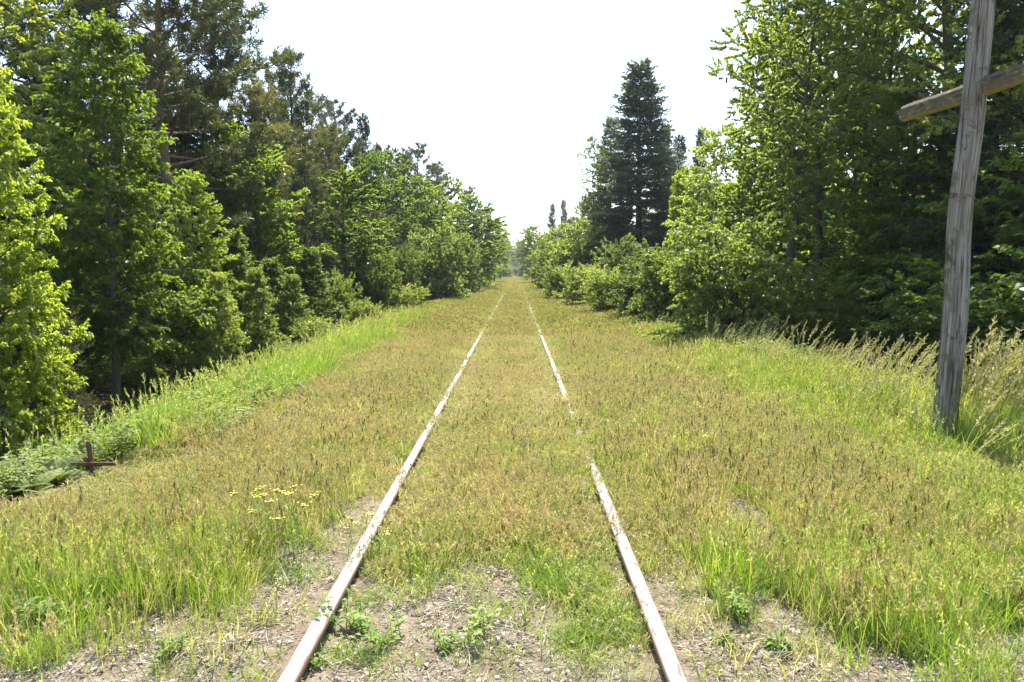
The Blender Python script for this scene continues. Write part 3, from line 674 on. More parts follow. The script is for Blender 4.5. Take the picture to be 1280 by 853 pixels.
def mix_masks(p):
    x, y = p[:, 0], p[:, 1]; u = x - TX
    verge = np.maximum(sm(-2.3, -3.2, u) * sm(5.5, 8, y), sm(2.4, 3.6, u))
    front = sm(1.4, 0.3, y - 3.3)                                 # lush green edge along the road
    green = np.clip(np.maximum(verge * 0.9, front * np.where(np.abs(u) < 1.2, 0.55, 0.75)) + (noise(x, y, 0.5, 10) - 0.5) * 0.6, 0.04, 0.96)
    green = np.maximum(green, 0.8 * sm(.35, .1, np.abs(u - 0.42)) * sm(4.6, 3.6, y))
    rust = np.clip((0.80 - 0.55 * sm(0.3, 1.1, np.abs(u)) + 0.42 * sm(-1.2, -1.8, u)) * (0.35 + 1.1 * noise(x, y, 0.7, 11)) - 0.12 - 0.36 * sm(0.8, 1.4, u) + 0.3 * sm(-1.4, -1.9, u) * sm(4.0, 4.6, y) * sm(8, 6, y), 0, 1) * (1 - sm(18, 40, y) * 0.5)
    return green, rust
def grass_zone(y0, y1, dens, xl, xr, power, kinds, tag_, sxy=1.0):
    A = (y1 - y0) * (xr - xl); n = int(A * dens)
    p = pts(n, xl, xr, y0, y1, power)
    left_lim = -3.15 - 1.15 * sm(8, 14, p[:, 1]) - 0.45 * noise(p[:, 1], p[:, 1] * 0, .4); right_lim = 4.9 + .6 * noise(p[:, 1], p[:, 1] * 0 + 4, .4)
    inside = (p[:, 0] > left_lim) & (p[:, 0] < right_lim) | (p[:, 1] < 4.2)
    pr = (1 - np.clip(bare(p[:, 0], p[:, 1]), 0, 0.93)) * (rail_gap(p) if y0 < 15 else sm(0.12, 0.2, np.abs(np.abs(p[:, 0] - TX) - 0.75) + .10 * (noise(p[:, 0], p[:, 1], 1.5, 19) - .5))) * inside
    p = keep(p, pr)
    gr, ru = mix_masks(p); r = rng.random(len(p)); r2 = rng.random(len(p))
    h = hscale(p)
    sel = np.where(r < gr, 0, np.where(r2 < ru, 3, np.where(rng.random(len(p)) < 0.55, 1, 2)))
    for i, kd in enumerate(kinds):
        m = sel == i
        if kd is None or not m.any(): continue
        q = p[m]; hh = h[m] * rng.uniform(0.8, 1.2, m.sum())
        s = np.column_stack([np.full(len(q), sxy) * rng.uniform(.85, 1.2, len(q))] * 2 + [hh])
        scatter(GN[i], q, s, K[kd], 0.10)
GN = ['green_grass', 'golden_grass', 'olive_grass', 'rusty_grass']
grass_zone(2.6, 7.0, 185, -6.5, 7.0, 1.0, ['green', 'gold', 'olive', 'rust'], 'near')
grass_zone(7.0, 18.0, 95, -5.6, 6.2, 1.15, ['green', 'gold', 'olive', 'rust'], 'mid', 1.25)
grass_zone(18.0, 50.0, 42, -5.5, 5.8, 1.3, ['far', 'fargold', 'far', 'fargold'], 'far', 0.9)
grass_zone(50.0, 260.0, 9, -5.5, 5.8, 1.5, ['far', 'fargold', 'far', 'fargold'], 'farther', 1.5)

# tall grass with plumes along the right verge, lusher grass along the left one
p = pts(360, 3.2, 5.2, 5.6, 24, 1.4); p = keep(p, sm(3.0, 3.9, p[:, 0] - 0.25 * noise(p[:, 1], p[:, 1], .8)) * (.25 + .9 * noise(p[:, 0], p[:, 1], 1.3, 12)))
q = np.column_stack([rng.normal(4.42, 0.28, 60), rng.normal(6.6, 0.35, 60)])
p = np.vstack([p, q]); s = rng.uniform(0.75, 1.25, len(p)); s[-60:] *= 1.3
k_ = (np.abs(p[:, 0] - 3.82) > .26) | (p[:, 1] > 6.85); p, s = p[k_], s[k_]
scatter('plumed_tall_grass', p, s, K['plume'], 0.12, rz=rng.normal(0, .5, len(p)))
wisp = pts(330, -4.3, -2.9, 6.2, 12, 1.0)
foot = np.column_stack([rng.normal(4.08, 0.22, 16), rng.normal(6.62, 0.14, 16)])
p = pts(1300, -4.6, -2.9, 8.0, 26, 1.3); p = p[(p[:, 0] > -3.9) | (p[:, 1] > 14)]; p = keep(p, sm(-2.8, -3.5, p[:, 0]) * (.2 + noise(p[:, 0], p[:, 1], 1.0, 13)))
p = np.vstack([p, foot, wisp])
scatter('lush_verge_grass', p, rng.uniform(0.6, 1.15, len(p)), K['lush'], 0.12)

# ------------------------------------------------------------------ ferns and low undergrowth
def fern_mesh(seed):
    g = np.random.default_rng(seed); mb = MB()
    for i in range(9):
        az = i * 0.7 + g.normal(0, 0.2); L = g.uniform(0.35, 0.6)
        p = limb(np.array([0, 0, 0.0]), az, g.uniform(0.9, 1.25), L, g.uniform(0.9, 1.4), 8, g, 0.02)
        tube(mb, p, np.linspace(.003, .001, 8), 3, cap=False)
        s = np.linspace(0.2, 1, 22); bp, bd = sample(p, s)
        for sg in (1, -1):
            hp = norm(np.cross(bd, UP)) * sg
            ln = 0.13 * np.sin(np.pi * (s * 0.85 + 0.12)) + 0.012
            leaves(mb, bp, hp + bd * 0.35 - UP * 0.12, np.cross(hp, bd) * sg, ln, np.full(22, 0.024), 0.1)
    return mb.mesh('fern', M['fern'])
ferns = [fern_mesh(200 + i) for i in range(3)]
def leafy_mesh(seed, h=0.45, mat='fern'):
    g = np.random.default_rng(seed); mb = MB()
    for i in range(7):
        p = limb(np.array([*g.normal(0, 0.08, 2), 0.0]), g.uniform(0, 6.28), g.uniform(1.0, 1.5), h * g.uniform(0.6, 1.1), 0.5, 6, g, .1)
        tube(mb, p, np.linspace(.004, .0015, 6), 3, cap=False)
        s = np.linspace(0.2, 1, 16); bp, bd = sample(p, s)
        d = norm(rot_z(np.tile([1.0, 0, 0.25], (16, 1)), g.uniform(0, 6.28) + np.arange(16) * 2.4))
        sz = g.uniform(0.05, 0.085, 16)
        leaves(mb, bp, d, UP + g.normal(0, .25, (16, 3)), sz, sz * .55, 0.15, tipdrop=.2)
    return mb.mesh('leafy_herb', M[mat])
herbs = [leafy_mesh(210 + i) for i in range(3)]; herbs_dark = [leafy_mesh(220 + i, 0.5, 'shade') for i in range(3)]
p = pts(900, -5.6, -3.2, 4.3, 30, 1.5)
p = keep(p, np.where(p[:, 1] < 9, sm(-3.2, -3.9, p[:, 0]), sm(-3.9, -4.5, p[:, 0])) * sm(-5.6 , -4.9, p[:, 0]))
p = np.vstack([p, keep(pts(420, -5.4, -3.05, 4.2, 9.5, 1.0), .8)]); p = p[(np.abs(p[:, 0] + 3.1) > .5) | (p[:, 1] > 6.2)]
low = (p[:, 0] < -3.85) & (p[:, 1] > 6.3) & (p[:, 1] < 14); p = p[~low | (rng.random(len(p)) < .12)]
p = p[rng.random(len(p)) < .6]
scatter('ferns', p, rng.uniform(0.35, 0.72, len(p)), ferns, 0.15)
p = pts(1100, -5.8, -3.3, 4.0, 40, 1.5)
p = keep(p, sm(-3.3, -4.2, p[:, 0]) * (.3 + .7 * noise(p[:, 0], p[:, 1], 1, 14)))
p = np.vstack([p, pts(430, -5.4, -3.1, 4.2, 9.5, 1.0), keep(pts(120, -3.4, -2.7, 4.6, 10, 1.0), .5)]); p = p[(np.abs(p[:, 0] + 3.1) > .5) | (p[:, 1] > 6.2)]
low = (p[:, 0] < -3.9) & (p[:, 1] > 6.3) & (p[:, 1] < 14); p = p[~low | (rng.random(len(p)) < .12)]
scatter('leafy_herbs', p, rng.uniform(0.45, 0.95, len(p)), herbs, 0.12)
p = pts(500, 3.6, 5.6, 12, 45, 1.5); p = keep(p, sm(3.5, 4.5, p[:, 0]))
scatter('leafy_herbs', p, rng.uniform(0.6, 1.3, len(p)), herbs, 0.12)
p = np.vstack([pts(1500, -16, -5.2, 8, 60, 1.5), pts(1300, 5.6, 16, 8, 60, 1.5)])
clear = (p[:, 0] < -5) & (p[:, 0] > -8) & (p[:, 1] < 13)         # trodden bare floor under the left trees
p = p[~clear | (rng.random(len(p)) < .15)]
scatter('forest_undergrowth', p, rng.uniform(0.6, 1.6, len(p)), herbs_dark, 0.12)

# ------------------------------------------------------------------ litter and gravel on the open soil
def chips(seed, n=26, rad=0.14, tw=True, mat='litter', big=1.0):
    g = np.random.default_rng(seed); mb = MB()
    b = np.column_stack([g.uniform(-rad, rad, n), g.uniform(-rad, rad, n), g.uniform(0.0, 0.014, n)])
    az = g.uniform(0, 6.28, n); d = np.column_stack([np.cos(az), np.sin(az), g.normal(0.05, .18, n)])
    L = g.uniform(0.006, 0.03, n) * big
    leaves(mb, b, d, UP + g.normal(0, .35, (n, 3)), L, L * g.uniform(0.2, 0.6, n), 0.25)
    if tw:
        for i in range(4):
            a = g.uniform(0, 6.28); p0 = np.array([*g.uniform(-rad, rad, 2), 0.008])
            p1 = p0 + np.array([math.cos(a), math.sin(a), g.normal(0, .1)]) * g.uniform(.05, .16)
            tube(mb, np.stack([p0, (p0 + p1) / 2 + g.normal(0, .006, 3), p1]), [.0022, .002, .001], 4)
    return mb.mesh('litter', M[mat])
def pebble(mb, c, r, g, m=0):
    ph = np.linspace(0.15, math.pi - 0.15, 5); th = np.arange(7) * 2 * math.pi / 7
    v = np.array([[math.sin(a) * math.cos(t), math.sin(a) * math.sin(t), math.cos(a)] for a in ph for t in th])
    v *= (1 + g.normal(0, 0.10, len(v)))[:, None]
    v = v * (np.array([1.0, g.uniform(.6, .9), g.uniform(.4, .7)]) * r)
    v = rot_z(v, g.uniform(0, 6.28)) + c
    q = [[i * 7 + j, (i + 1) * 7 + j, (i + 1) * 7 + (j + 1) % 7, i * 7 + (j + 1) % 7] for i in range(4) for j in range(7)]
    n = len(v); v = np.vstack([v, v[:7].mean(0), v[28:35].mean(0)])
    t = [[j, (j + 1) % 7, n] for j in range(7)] + [[28 + (j + 1) % 7, 28 + j, n + 1] for j in range(7)]
    mb.add(v, q, t, m)
def grit(seed):
    g = np.random.default_rng(seed); mb = MB()
    for i in range(12): pebble(mb, np.array([*g.uniform(-.12, .12, 2), 0.002]), g.uniform(0.003, 0.009), g)
    return mb.mesh('grit', M['gravel'])
p = pts(8000, -4.5, 5, 1.6, 7.0, 1.2)
p1 = keep(p, np.clip(bare(p[:, 0], p[:, 1]), 0.12, 1) * .6)
u = np.abs(np.abs(p1[:, 0] - TX) - 0.75); p1 = p1[u > 0.13]
scatter('dry_litter', p1, rng.uniform(0.6, 1.3, len(p1)), [chips(300 + i) for i in range(5)], 0.06, 0.002)
p2 = keep(pts(5000, -4.5, 5.5, 1.5, 4.6, 1.0), .45); p2 = keep(p2, np.clip(bare(p2[:, 0], p2[:, 1]), 0, 1))
u = np.abs(np.abs(p2[:, 0] - TX) - 0.75); p2 = p2[u > 0.17]
scatter('gravel', p2, rng.uniform(0.5, 1.3, len(p2)), [grit(320 + i) for i in range(4)], 0.0, 0.0)
p = np.vstack([pts(4200, -13, -4.6, 6.5, 32, 1.4), pts(3000, 5.2, 13, 6.5, 30, 1.4)])
scatter('forest_litter', p, rng.uniform(1.4, 3.0, len(p)), [chips(340 + i, 30, 0.16, True, 'leaf_litter', 1.4) for i in range(4)], 0.1, 0.004)
# short sparse sprouts on the open soil
K['sprout'] = [clump(180 + i, [G], 12, 0.05, 0.07, 0.005, bend=.9, lean=.5) for i in range(3)]
p = keep(pts(4200, -3.5, 4, 2.4, 5, 1), .6); b = bare(p[:, 0], p[:, 1]); p = p[(b > .35)]
p = keep(p, 0.15 + noise(p[:, 0], p[:, 1], 2.2, 15) * .8)
u = np.abs(np.abs(p[:, 0] - TX) - 0.75); p = p[u > 0.10]
scatter('short_sprouts', p, rng.uniform(0.6, 1.5, len(p)), K['sprout'], 0.15)

# ------------------------------------------------------------------ the woods behind
def joined(kind):
    mk, H, Rd, bk, lf, kw = SPEC[kind]; _, _, w, c = proto(kind)
    mb = MB(); mb.merge(w, 0); mb.merge(c, 1)
    return mb.mesh('background_tree', [M[bk], M[lf]])
bgm = [joined(k) for k in ('pine_b', 'spruce_b', 'pine_olive', 'aspen_b', 'pine_young', 'maple_a', 'maple_b')]
def wood_pts(side, n, x0, x1, y0, y1, power):
    p = pts(n, x0, x1, y0, y1, power); p[:, 0] *= side; return p
P = np.vstack([wood_pts(-1, 240, 10.0, 34, 16, 110, 1.1), wood_pts(1, 230, 13.5, 36, 18, 110, 1.1)])
scatter('background_woods', P, rng.uniform(0.55, 0.85, len(P)), bgm, 0.02)
bgf = [joined(k) for k in ('pine_b', 'aspen_b', 'maple_a', 'maple_b')]
P = np.vstack([wood_pts(-1, 190, 5.6, 24, 85, 350, 1.2), wood_pts(1, 190, 5.6, 24, 85, 350, 1.2), wood_pts(-1, 40, 2.6, 6, 230, 350, 1), wood_pts(1, 40, 2.4, 6, 230, 350, 1), pts(90, -40, 40, 350, 400)])
SF = rng.uniform(0.5, 0.8, len(P)); SF[-90:] *= 2.0; SF[-170:-90] *= 0.8
scatter('far_woods', P, SF, bgf, 0.02)
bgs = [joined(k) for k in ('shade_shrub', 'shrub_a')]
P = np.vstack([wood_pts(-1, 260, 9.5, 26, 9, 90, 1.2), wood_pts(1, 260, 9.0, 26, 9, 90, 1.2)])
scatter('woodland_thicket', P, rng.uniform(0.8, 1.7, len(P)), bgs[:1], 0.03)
P = np.vstack([wood_pts(-1, 150, 4.6, 7.5, 55, 330, 1.4), wood_pts(1, 150, 4.4, 7.5, 60, 330, 1.4), wood_pts(-1, 60, 2.4, 4.5, 200, 330, 1), wood_pts(1, 60, 2.2, 4.5, 200, 330, 1), pts(26, -7, 7, 318, 336)])
scatter('far_hedgerow', P, rng.uniform(0.7, 1.5, len(P)), bgs[1:], 0.03)

# ------------------------------------------------------------------ ground
def axis(fine, lim):
    a = [0.0]; step = fine
    return a
def grow(x0, step, f, end):
    out = []; x = x0
    while x < end: out.append(x); x += step; step *= f
    out.append(end); return out
xs = np.array(sorted(set([-v for v in grow(6.0, 0.12, 1.10, 2500)] + list(np.round(np.arange(-6, 6.001, 0.075), 4)) + grow(6.0, 0.12, 1.10, 2500))))
ys = np.array(sorted(set([-v for v in grow(0.0, 0.15, 1.25, 2500)] + list(np.round(np.arange(0, 12, 0.075), 4)) + grow(12.0, 0.10, 1.035, 3500))))
X, Yg = np.meshgrid(xs, ys)
Z = terrain(X, Yg)
nx, ny = len(xs), len(ys)
i, j = np.meshgrid(np.arange(nx - 1), np.arange(ny - 1))
o = (j * nx + i).ravel()
gm = MB(); gm.add(np.column_stack([X.ravel(), Yg.ravel(), Z.ravel()]), np.stack([o, o + 1, o + nx + 1, o + nx], -1))
m, nt = new_mat('ground'); lk = nt.links.new
at_ = N(nt, 'ShaderNodeAttribute'); at_.attribute_name = 'cover'
geo = N(nt, 'ShaderNodeNewGeometry')
def nz(scale, det=6.0, rough=.6):
    n = N(nt, 'ShaderNodeTexNoise', Scale=scale, Detail=det, Roughness=rough); lk(geo.outputs['Position'], n.inputs['Vector']); return n
n1, n2, n3 = nz(9.0), nz(60.0, 8.0, .7), nz(1.3)
dirt = ramp(nt, [(0.25, (0.15, 0.115, 0.08)), (0.5, (0.27, 0.22, 0.155)), (0.75, (0.40, 0.34, 0.25))], n1.outputs['Fac']).outputs[0]
fine = ramp(nt, [(0.3, (0.55, 0.52, 0.48)), (0.7, (1.25, 1.22, 1.18))], n2.outputs['Fac']).outputs[0]
dirt = mixc(nt, 1.0, dirt, fine, 'MULTIPLY')
red = ramp(nt, [(0.55, (0, 0, 0)), (0.72, (0.35, 0.35, 0.35))], n3.outputs['Fac']).outputs[0]
dirt = mixc(nt, red, dirt, (0.25, 0.15, 0.09))
turf = ramp(nt, [(0.3, (0.10, 0.09, 0.03)), (0.7, (0.20, 0.18, 0.065))], n1.outputs['Fac']).outputs[0]
forest = ramp(nt, [(0.3, (0.05, 0.036, 0.024)), (0.7, (0.15, 0.11, 0.075))], n1.outputs['Fac']).outputs[0]
forest = mixc(nt, 1.0, forest, fine, 'MULTIPLY')
sp = N(nt, 'ShaderNodeSeparateColor'); lk(at_.outputs['Color'], sp.inputs[0])
c = mixc(nt, sp.outputs[0], turf, dirt); c = mixc(nt, sp.outputs[1], c, forest)
p_ = N(nt, 'ShaderNodeBsdfPrincipled', Roughness=0.95); lk(c, p_.inputs['Base Color']); p_.inputs['Specular IOR Level'].default_value = 0.15
bp = N(nt, 'ShaderNodeBump', Strength=0.9, Distance=0.02); lk(n2.outputs['Fac'], bp.inputs['Height']); lk(bp.outputs[0], p_.inputs['Normal'])
out = N(nt, 'ShaderNodeOutputMaterial'); lk(p_.outputs[0], out.inputs[0])
gme = gm.mesh('ground', m, True)
ca = gme.attributes.new('cover', 'FLOAT_COLOR', 'POINT')
cov = np.zeros((nx * ny, 4), np.float32)
cov[:, 0] = np.clip(bare(X.ravel(), Yg.ravel()), 0, 1)
cov[:, 1] = np.maximum(sm(4.0, 5.0, -X.ravel()), sm(4.6, 5.6, X.ravel())) * sm(4.5, 8, Yg.ravel())
ca.data.foreach_set('color', cov.ravel())
go_ = link('ground', gme); go_['kind'] = 'structure'

# ------------------------------------------------------------------ rails
m, nt = new_mat('rail_head'); lk = nt.links.new
geo = N(nt, 'ShaderNodeNewGeometry'); mp = N(nt, 'ShaderNodeMapping'); mp.inputs['Scale'].default_value = (34, 7.0, 34); lk(geo.outputs['Position'], mp.inputs[0])
n1 = N(nt, 'ShaderNodeTexNoise', Scale=1.0, Detail=6.0, Roughness=.6); lk(mp.outputs[0], n1.inputs['Vector'])
c = ramp(nt, [(0.30, (0.10, 0.065, 0.042)), (0.40, (0.22, 0.19, 0.16)), (0.55, (0.31, 0.29, 0.26)), (0.8, (0.37, 0.355, 0.335))], n1.outputs['Fac']).outputs[0]
sxr = N(nt, 'ShaderNodeSeparateXYZ'); lk(geo.outputs['Normal'], sxr.inputs[0]); ab = N(nt, 'ShaderNodeMath', operation='ABSOLUTE'); lk(sxr.outputs[0], ab.inputs[0])
rr_ = ramp(nt, [(0.55, (0, 0, 0)), (0.9, (.9, .9, .9))], ab.outputs[0]).outputs[0]
c = mixc(nt, rr_, c, (0.17, 0.085, 0.045))
p_ = N(nt, 'ShaderNodeBsdfPrincipled', Roughness=0.7, Metallic=0.0); lk(c, p_.inputs['Base Color'])
bp = N(nt, 'ShaderNodeBump', Strength=.15, Distance=0.004); lk(n1.outputs['Fac'], bp.inputs['Height']); lk(bp.outputs[0], p_.inputs['Normal'])
out = N(nt, 'ShaderNodeOutputMaterial'); lk(p_.outputs[0], out.inputs[0]); M['rail'] = m
M['rust'] = plain('rail_rust', (0.10, 0.05, 0.025), (0.24, 0.125, 0.065), 30, 0.9)
prof_head = [(-0.026, -0.036), (-0.036, -0.030), (-0.037, -0.010), (-0.031, -0.001), (-0.016, 0.002), (0.016, 0.002), (0.031, -0.001), (0.037, -0.010), (0.036, -0.030), (0.026, -0.036)]
prof_web = [(-0.062, -0.150), (-0.062, -0.138), (-0.012, -0.122), (-0.009, -0.05), (-0.024, -0.037), (0.024, -0.037), (0.009, -0.05), (0.012, -0.122), (0.062, -0.138), (0.062, -0.150)]
def extrude(prof, ysn, seed, mi=None):
    g = np.random.default_rng(seed); mb = MB(); k = len(prof); pr = np.array(prof)
    wob = np.array([noise(ysn, ysn * 0, .12, seed) - .5, noise(ysn, ysn * 0, .2, seed + 1) - .5]) * np.array([[.02], [.012]])
    v = np.stack([pr[None, :, 0] + wob[0][:, None], np.repeat(ysn[:, None], k, 1), pr[None, :, 1] + wob[1][:, None]], -1).reshape(-1, 3)
    a = np.arange(len(ysn) - 1)[:, None] * k; b = np.arange(k)[None]; c2 = (b + 1) % k
    q = np.stack([a + b, a + c2, a + k + c2, a + k + b], -1).reshape(-1, 4)
    top = len(v); v = np.vstack([v, v[:k].mean(0), v[-k:].mean(0)])
    e = (len(ysn) - 1) * k
    t = [[(j + 1) % k, j, top] for j in range(k)] + [[e + j, e + (j + 1) % k, top + 1] for j in range(k)]
    mb.add(v, q, t); return mb
ysn = np.array([-12.0] + list(np.arange(0, 30, 0.5)) + grow(30, 0.6, 1.06, 330.0))
for sgn, lab in ((-1, 'left steel rail with a pale worn top, clear of the grass all the way'), (1, 'right steel rail with a pale worn top, partly swallowed by grass')):
    t = thing('rail', lab, 'rail', (TX + sgn * 0.75, 0, 0), group='rails of the overgrown track')
    link('rail_head', extrude(prof_head, ysn, 40 + sgn).mesh('rail_head', M['rail'], False), t)
    link('rail_web', extrude(prof_web, ysn, 40 + sgn).mesh('rail_web', M['rust'], False), t)

# ------------------------------------------------------------------ the wooden crosses
M['post'] = None
m, nt = new_mat('weathered_wood'); lk = nt.links.new
tc = N(nt, 'ShaderNodeTexCoord'); mp = N(nt, 'ShaderNodeMapping'); mp.inputs['Scale'].default_value = (38, 38, 1.6); lk(tc.outputs['Object'], mp.inputs[0])
n1 = N(nt, 'ShaderNodeTexNoise', Scale=1.0, Detail=7.0, Roughness=.7); lk(mp.outputs[0], n1.inputs['Vector'])
c = ramp(nt, [(0.33, (0.055, 0.045, 0.035)), (0.44, (0.19, 0.165, 0.135)), (0.58, (0.31, 0.28, 0.235)), (0.75, (0.41, 0.38, 0.33))], n1.outputs['Fac']).outputs[0]
n2 = N(nt, 'ShaderNodeTexNoise', Scale=5.0, Detail=7.0, Roughness=.7); lk(tc.outputs['Object'], n2.inputs['Vector'])
li = ramp(nt, [(0.52, (0, 0, 0)), (0.60, (1, 1, 1))], n2.outputs['Fac']).outputs[0]
ge = N(nt, 'ShaderNodeNewGeometry'); sx = N(nt, 'ShaderNodeSeparateXYZ'); lk(ge.outputs['Normal'], sx.inputs[0])
mr = N(nt, 'ShaderNodeMapRange'); lk(sx.outputs[0], mr.inputs[0]); mr.inputs[1].default_value = 0.0; mr.inputs[2].default_value = -0.6; mr.inputs[3].default_value = 0.15; mr.inputs[4].default_value = 0.85
mp5 = N(nt, 'ShaderNodeMapping'); mp5.inputs['Scale'].default_value = (22, 22, 0.7); lk(tc.outputs['Object'], mp5.inputs[0])
n5 = N(nt, 'ShaderNodeTexNoise', Scale=1.0, Detail=2.0, Roughness=.5); lk(mp5.outputs[0], n5.inputs['Vector'])
cr_ = ramp(nt, [(0.475, (0, 0, 0)), (0.495, (.9, .9, .9)), (0.505, (.9, .9, .9)), (0.525, (0, 0, 0))], n5.outputs['Fac']).outputs[0]
c = mixc(nt, cr_, c, (0.045, 0.036, 0.028))
ml = N(nt, 'ShaderNodeMath', operation='MULTIPLY'); lk(li, ml.inputs[0]); lk(mr.outputs[0], ml.inputs[1])
c = mixc(nt, ml.outputs[0], c, (0.13, 0.125, 0.06))
n4 = N(nt, 'ShaderNodeTexNoise', Scale=4.2, Detail=5.0, Roughness=.75, Distortion=.6); lk(tc.outputs['Object'], n4.inputs['Vector'])
dk = ramp(nt, [(0.56, (0, 0, 0)), (0.64, (.85, .85, .85))], n4.outputs['Fac']).outputs[0]
c = mixc(nt, dk, c, (0.07, 0.055, 0.045))
p_ = N(nt, 'ShaderNodeBsdfPrincipled', Roughness=0.9); lk(c, p_.inputs['Base Color']); p_.inputs['Specular IOR Level'].default_value = .2
bp = N(nt, 'ShaderNodeBump', Strength=1.0, Distance=0.02); lk(n1.outputs['Fac'], bp.inputs['Height']); lk(bp.outputs[0], p_.inputs['Normal'])
out = N(nt, 'ShaderNodeOutputMaterial'); lk(p_.outputs[0], out.inputs[0]); M['post'] = m
m2 = m.copy(); m2.name = 'lichened_beam'; nt2 = m2.node_tree
for n in nt2.nodes:
    if n.type == 'MIX' and not n.inputs[7].is_linked and abs(n.inputs[7].default_value[0] - 0.13) < 1e-3: n.inputs[7].default_value = (0.36, 0.32, 0.10, 1)
    if n.type == 'MAP_RANGE': n.inputs[3].default_value = 0.5; n.inputs[4].default_value = 0.6
    if n.type == 'VALTORGB' and len(n.color_ramp.elements) == 4:
        for e, cc in zip(n.color_ramp.elements, ((0.045, 0.035, 0.027), (0.12, 0.10, 0.075), (0.23, 0.20, 0.15), (0.38, 0.35, 0.28))): e.color = (*cc, 1)
    if n.type == 'MAPPING': n.inputs['Scale'].default_value = (30, 30, 5)
pb2 = next(n for n in nt2.nodes if n.type == 'BSDF_PRINCIPLED'); src = pb2.inputs['Base Color'].links[0].from_socket
ge2 = nt2.nodes.new('ShaderNodeNewGeometry'); sx2 = nt2.nodes.new('ShaderNodeSeparateXYZ'); nt2.links.new(ge2.outputs['Normal'], sx2.inputs[0])
un = ramp(nt2, [(0.0, (.6, .6, .6)), (0.5, (0, 0, 0))]); mru = nt2.nodes.new('ShaderNodeMapRange'); nt2.links.new(sx2.outputs[2], mru.inputs[0]); mru.inputs[1].default_value = -0.9; mru.inputs[2].default_value = 0.1
nt2.links.new(mru.outputs[0], un.inputs['Fac'])
nt2.links.new(mixc(nt2, un.outputs[0], src, (0.42, 0.34, 0.10)), pb2.inputs['Base Color'])   # ochre underside: lichen, plus light bounced off the ground painted in
M['beam'] = m2
def timber(L, w, d, seed, seg=40, sides=16, corner=0.28, rough=0.006, taper=0.9, twist=0.0):
    """an old hewn timber along +z with rounded corners, cracks and an uneven face"""
    g = np.random.default_rng(seed); mb = MB()
    th = (np.arange(sides) + .5) * 2 * np.pi / sides
    c_, s_ = np.cos(th), np.sin(th); pw = corner * 2
    cx = np.sign(c_) * np.abs(c_) ** pw * w / 2; cy = np.sign(s_) * np.abs(s_) ** pw * d / 2
    z = np.linspace(0, L, seg); V = []
    prof = g.normal(0, rough * .6, sides)
    for i, zz in enumerate(z):
        f = 1 + (taper - 1) * zz / L
        rr = 1 + (noise(np.arange(sides) * 1.3, np.full(sides, zz * 2.2), 1.0, seed) - .5) * rough * 9 / max(w, .1) * .1 + prof / w * 2
        if i in (0, seg - 1): rr = rr * 0.93
        V.append(np.column_stack([cx * f * rr + (noise(zz, 0, 1.1, seed) - .5) * rough * 2.5, cy * f * rr + (noise(zz, 3, 1.1, seed) - .5) * rough * 2.5, np.full(sides, zz)]))
    v = np.concatenate(V); a = np.arange(seg - 1)[:, None] * sides; b = np.arange(sides)[None]; c2 = (b + 1) % sides
    q = np.stack([a + b, a + c2, a + sides + c2, a + sides + b], -1).reshape(-1, 4)
    n = len(v); v = np.vstack([v, [[0, 0, -0.004]], [[0, 0, L + 0.006]]]); e = (seg - 1) * sides
    t = [[(j + 1) % sides, j, n] for j in range(sides)] + [[e + j, e + (j + 1) % sides, n + 1] for j in range(sides)]
    mb.add(v, q, t); return mb
CY = 6.8
pb = at(1178, 556, CY); ptop = at(1226, -6, CY)
root = thing('wooden_cross', 'tall weathered grey wooden cross leaning slightly, standing in the grass at the right edge', 'cross', (pb.x, CY, pb.z))
zb = float(terrain(pb.x, CY)) - 0.3
axis_v = (ptop - pb).normalized()
post = link('post', timber(5.6, 0.178, 0.170, 60, taper=0.86, seg=110, rough=.020, corner=.4, sides=22).mesh('post', M['post'], True), root)
post.location = (0, 0, zb - pb.z); post.rotation_euler = axis_v.to_track_quat('Z', 'Y').to_euler(); post.rotation_euler.rotate_axis('Z', R(24))
bl = at(1132, 145, 7.85); br = at(1300, 82, 6.2)
dv = (br - bl).normalized(); jc = at(1211, 110, CY)
beam = link('crossbeam', timber(2.35, 0.15, 0.14, 61, taper=1.0, rough=.020, corner=.38, seg=60, sides=20).mesh('crossbeam', M['beam'], True), root)
beam.location = bl - Vector((pb.x, CY, pb.z)); beam.rotation_euler = dv.to_track_quat('Z', 'Y').to_euler()

M['brown'] = bark_mat('dark_brown_wood', (0.07, 0.042, 0.026), (0.19, 0.115, 0.068), scale=(40, 40, 4))
Yc = 5.75
cb = at(119, 604, Yc); ct = at(115, 552, Yc); zg = float(terrain(cb.x, Yc))
r2 = thing('small_cross', 'small dark brown wooden cross low in the ferns at the left', 'cross', (cb.x, Yc, zg))
po = link('post', timber(ct.z - zg + .12, 0.040, 0.036, 62, seg=14, rough=.002).mesh('post', M['brown'], True), r2)
po.location = (0, 0, -.12); po.rotation_euler = (0, R(-5), 0)
cl = at(93, 579, Yc); cr = at(146, 578, Yc)
ba = link('crossbar', timber((cr - cl).length, 0.028, 0.030, 63, seg=12, rough=.002, taper=1).mesh('crossbar', M['brown'], True), r2)
ba.location = Vector((cl.x - cb.x, -0.035, cl.z - zg)); ba.rotation_euler = (0, R(90), 0)

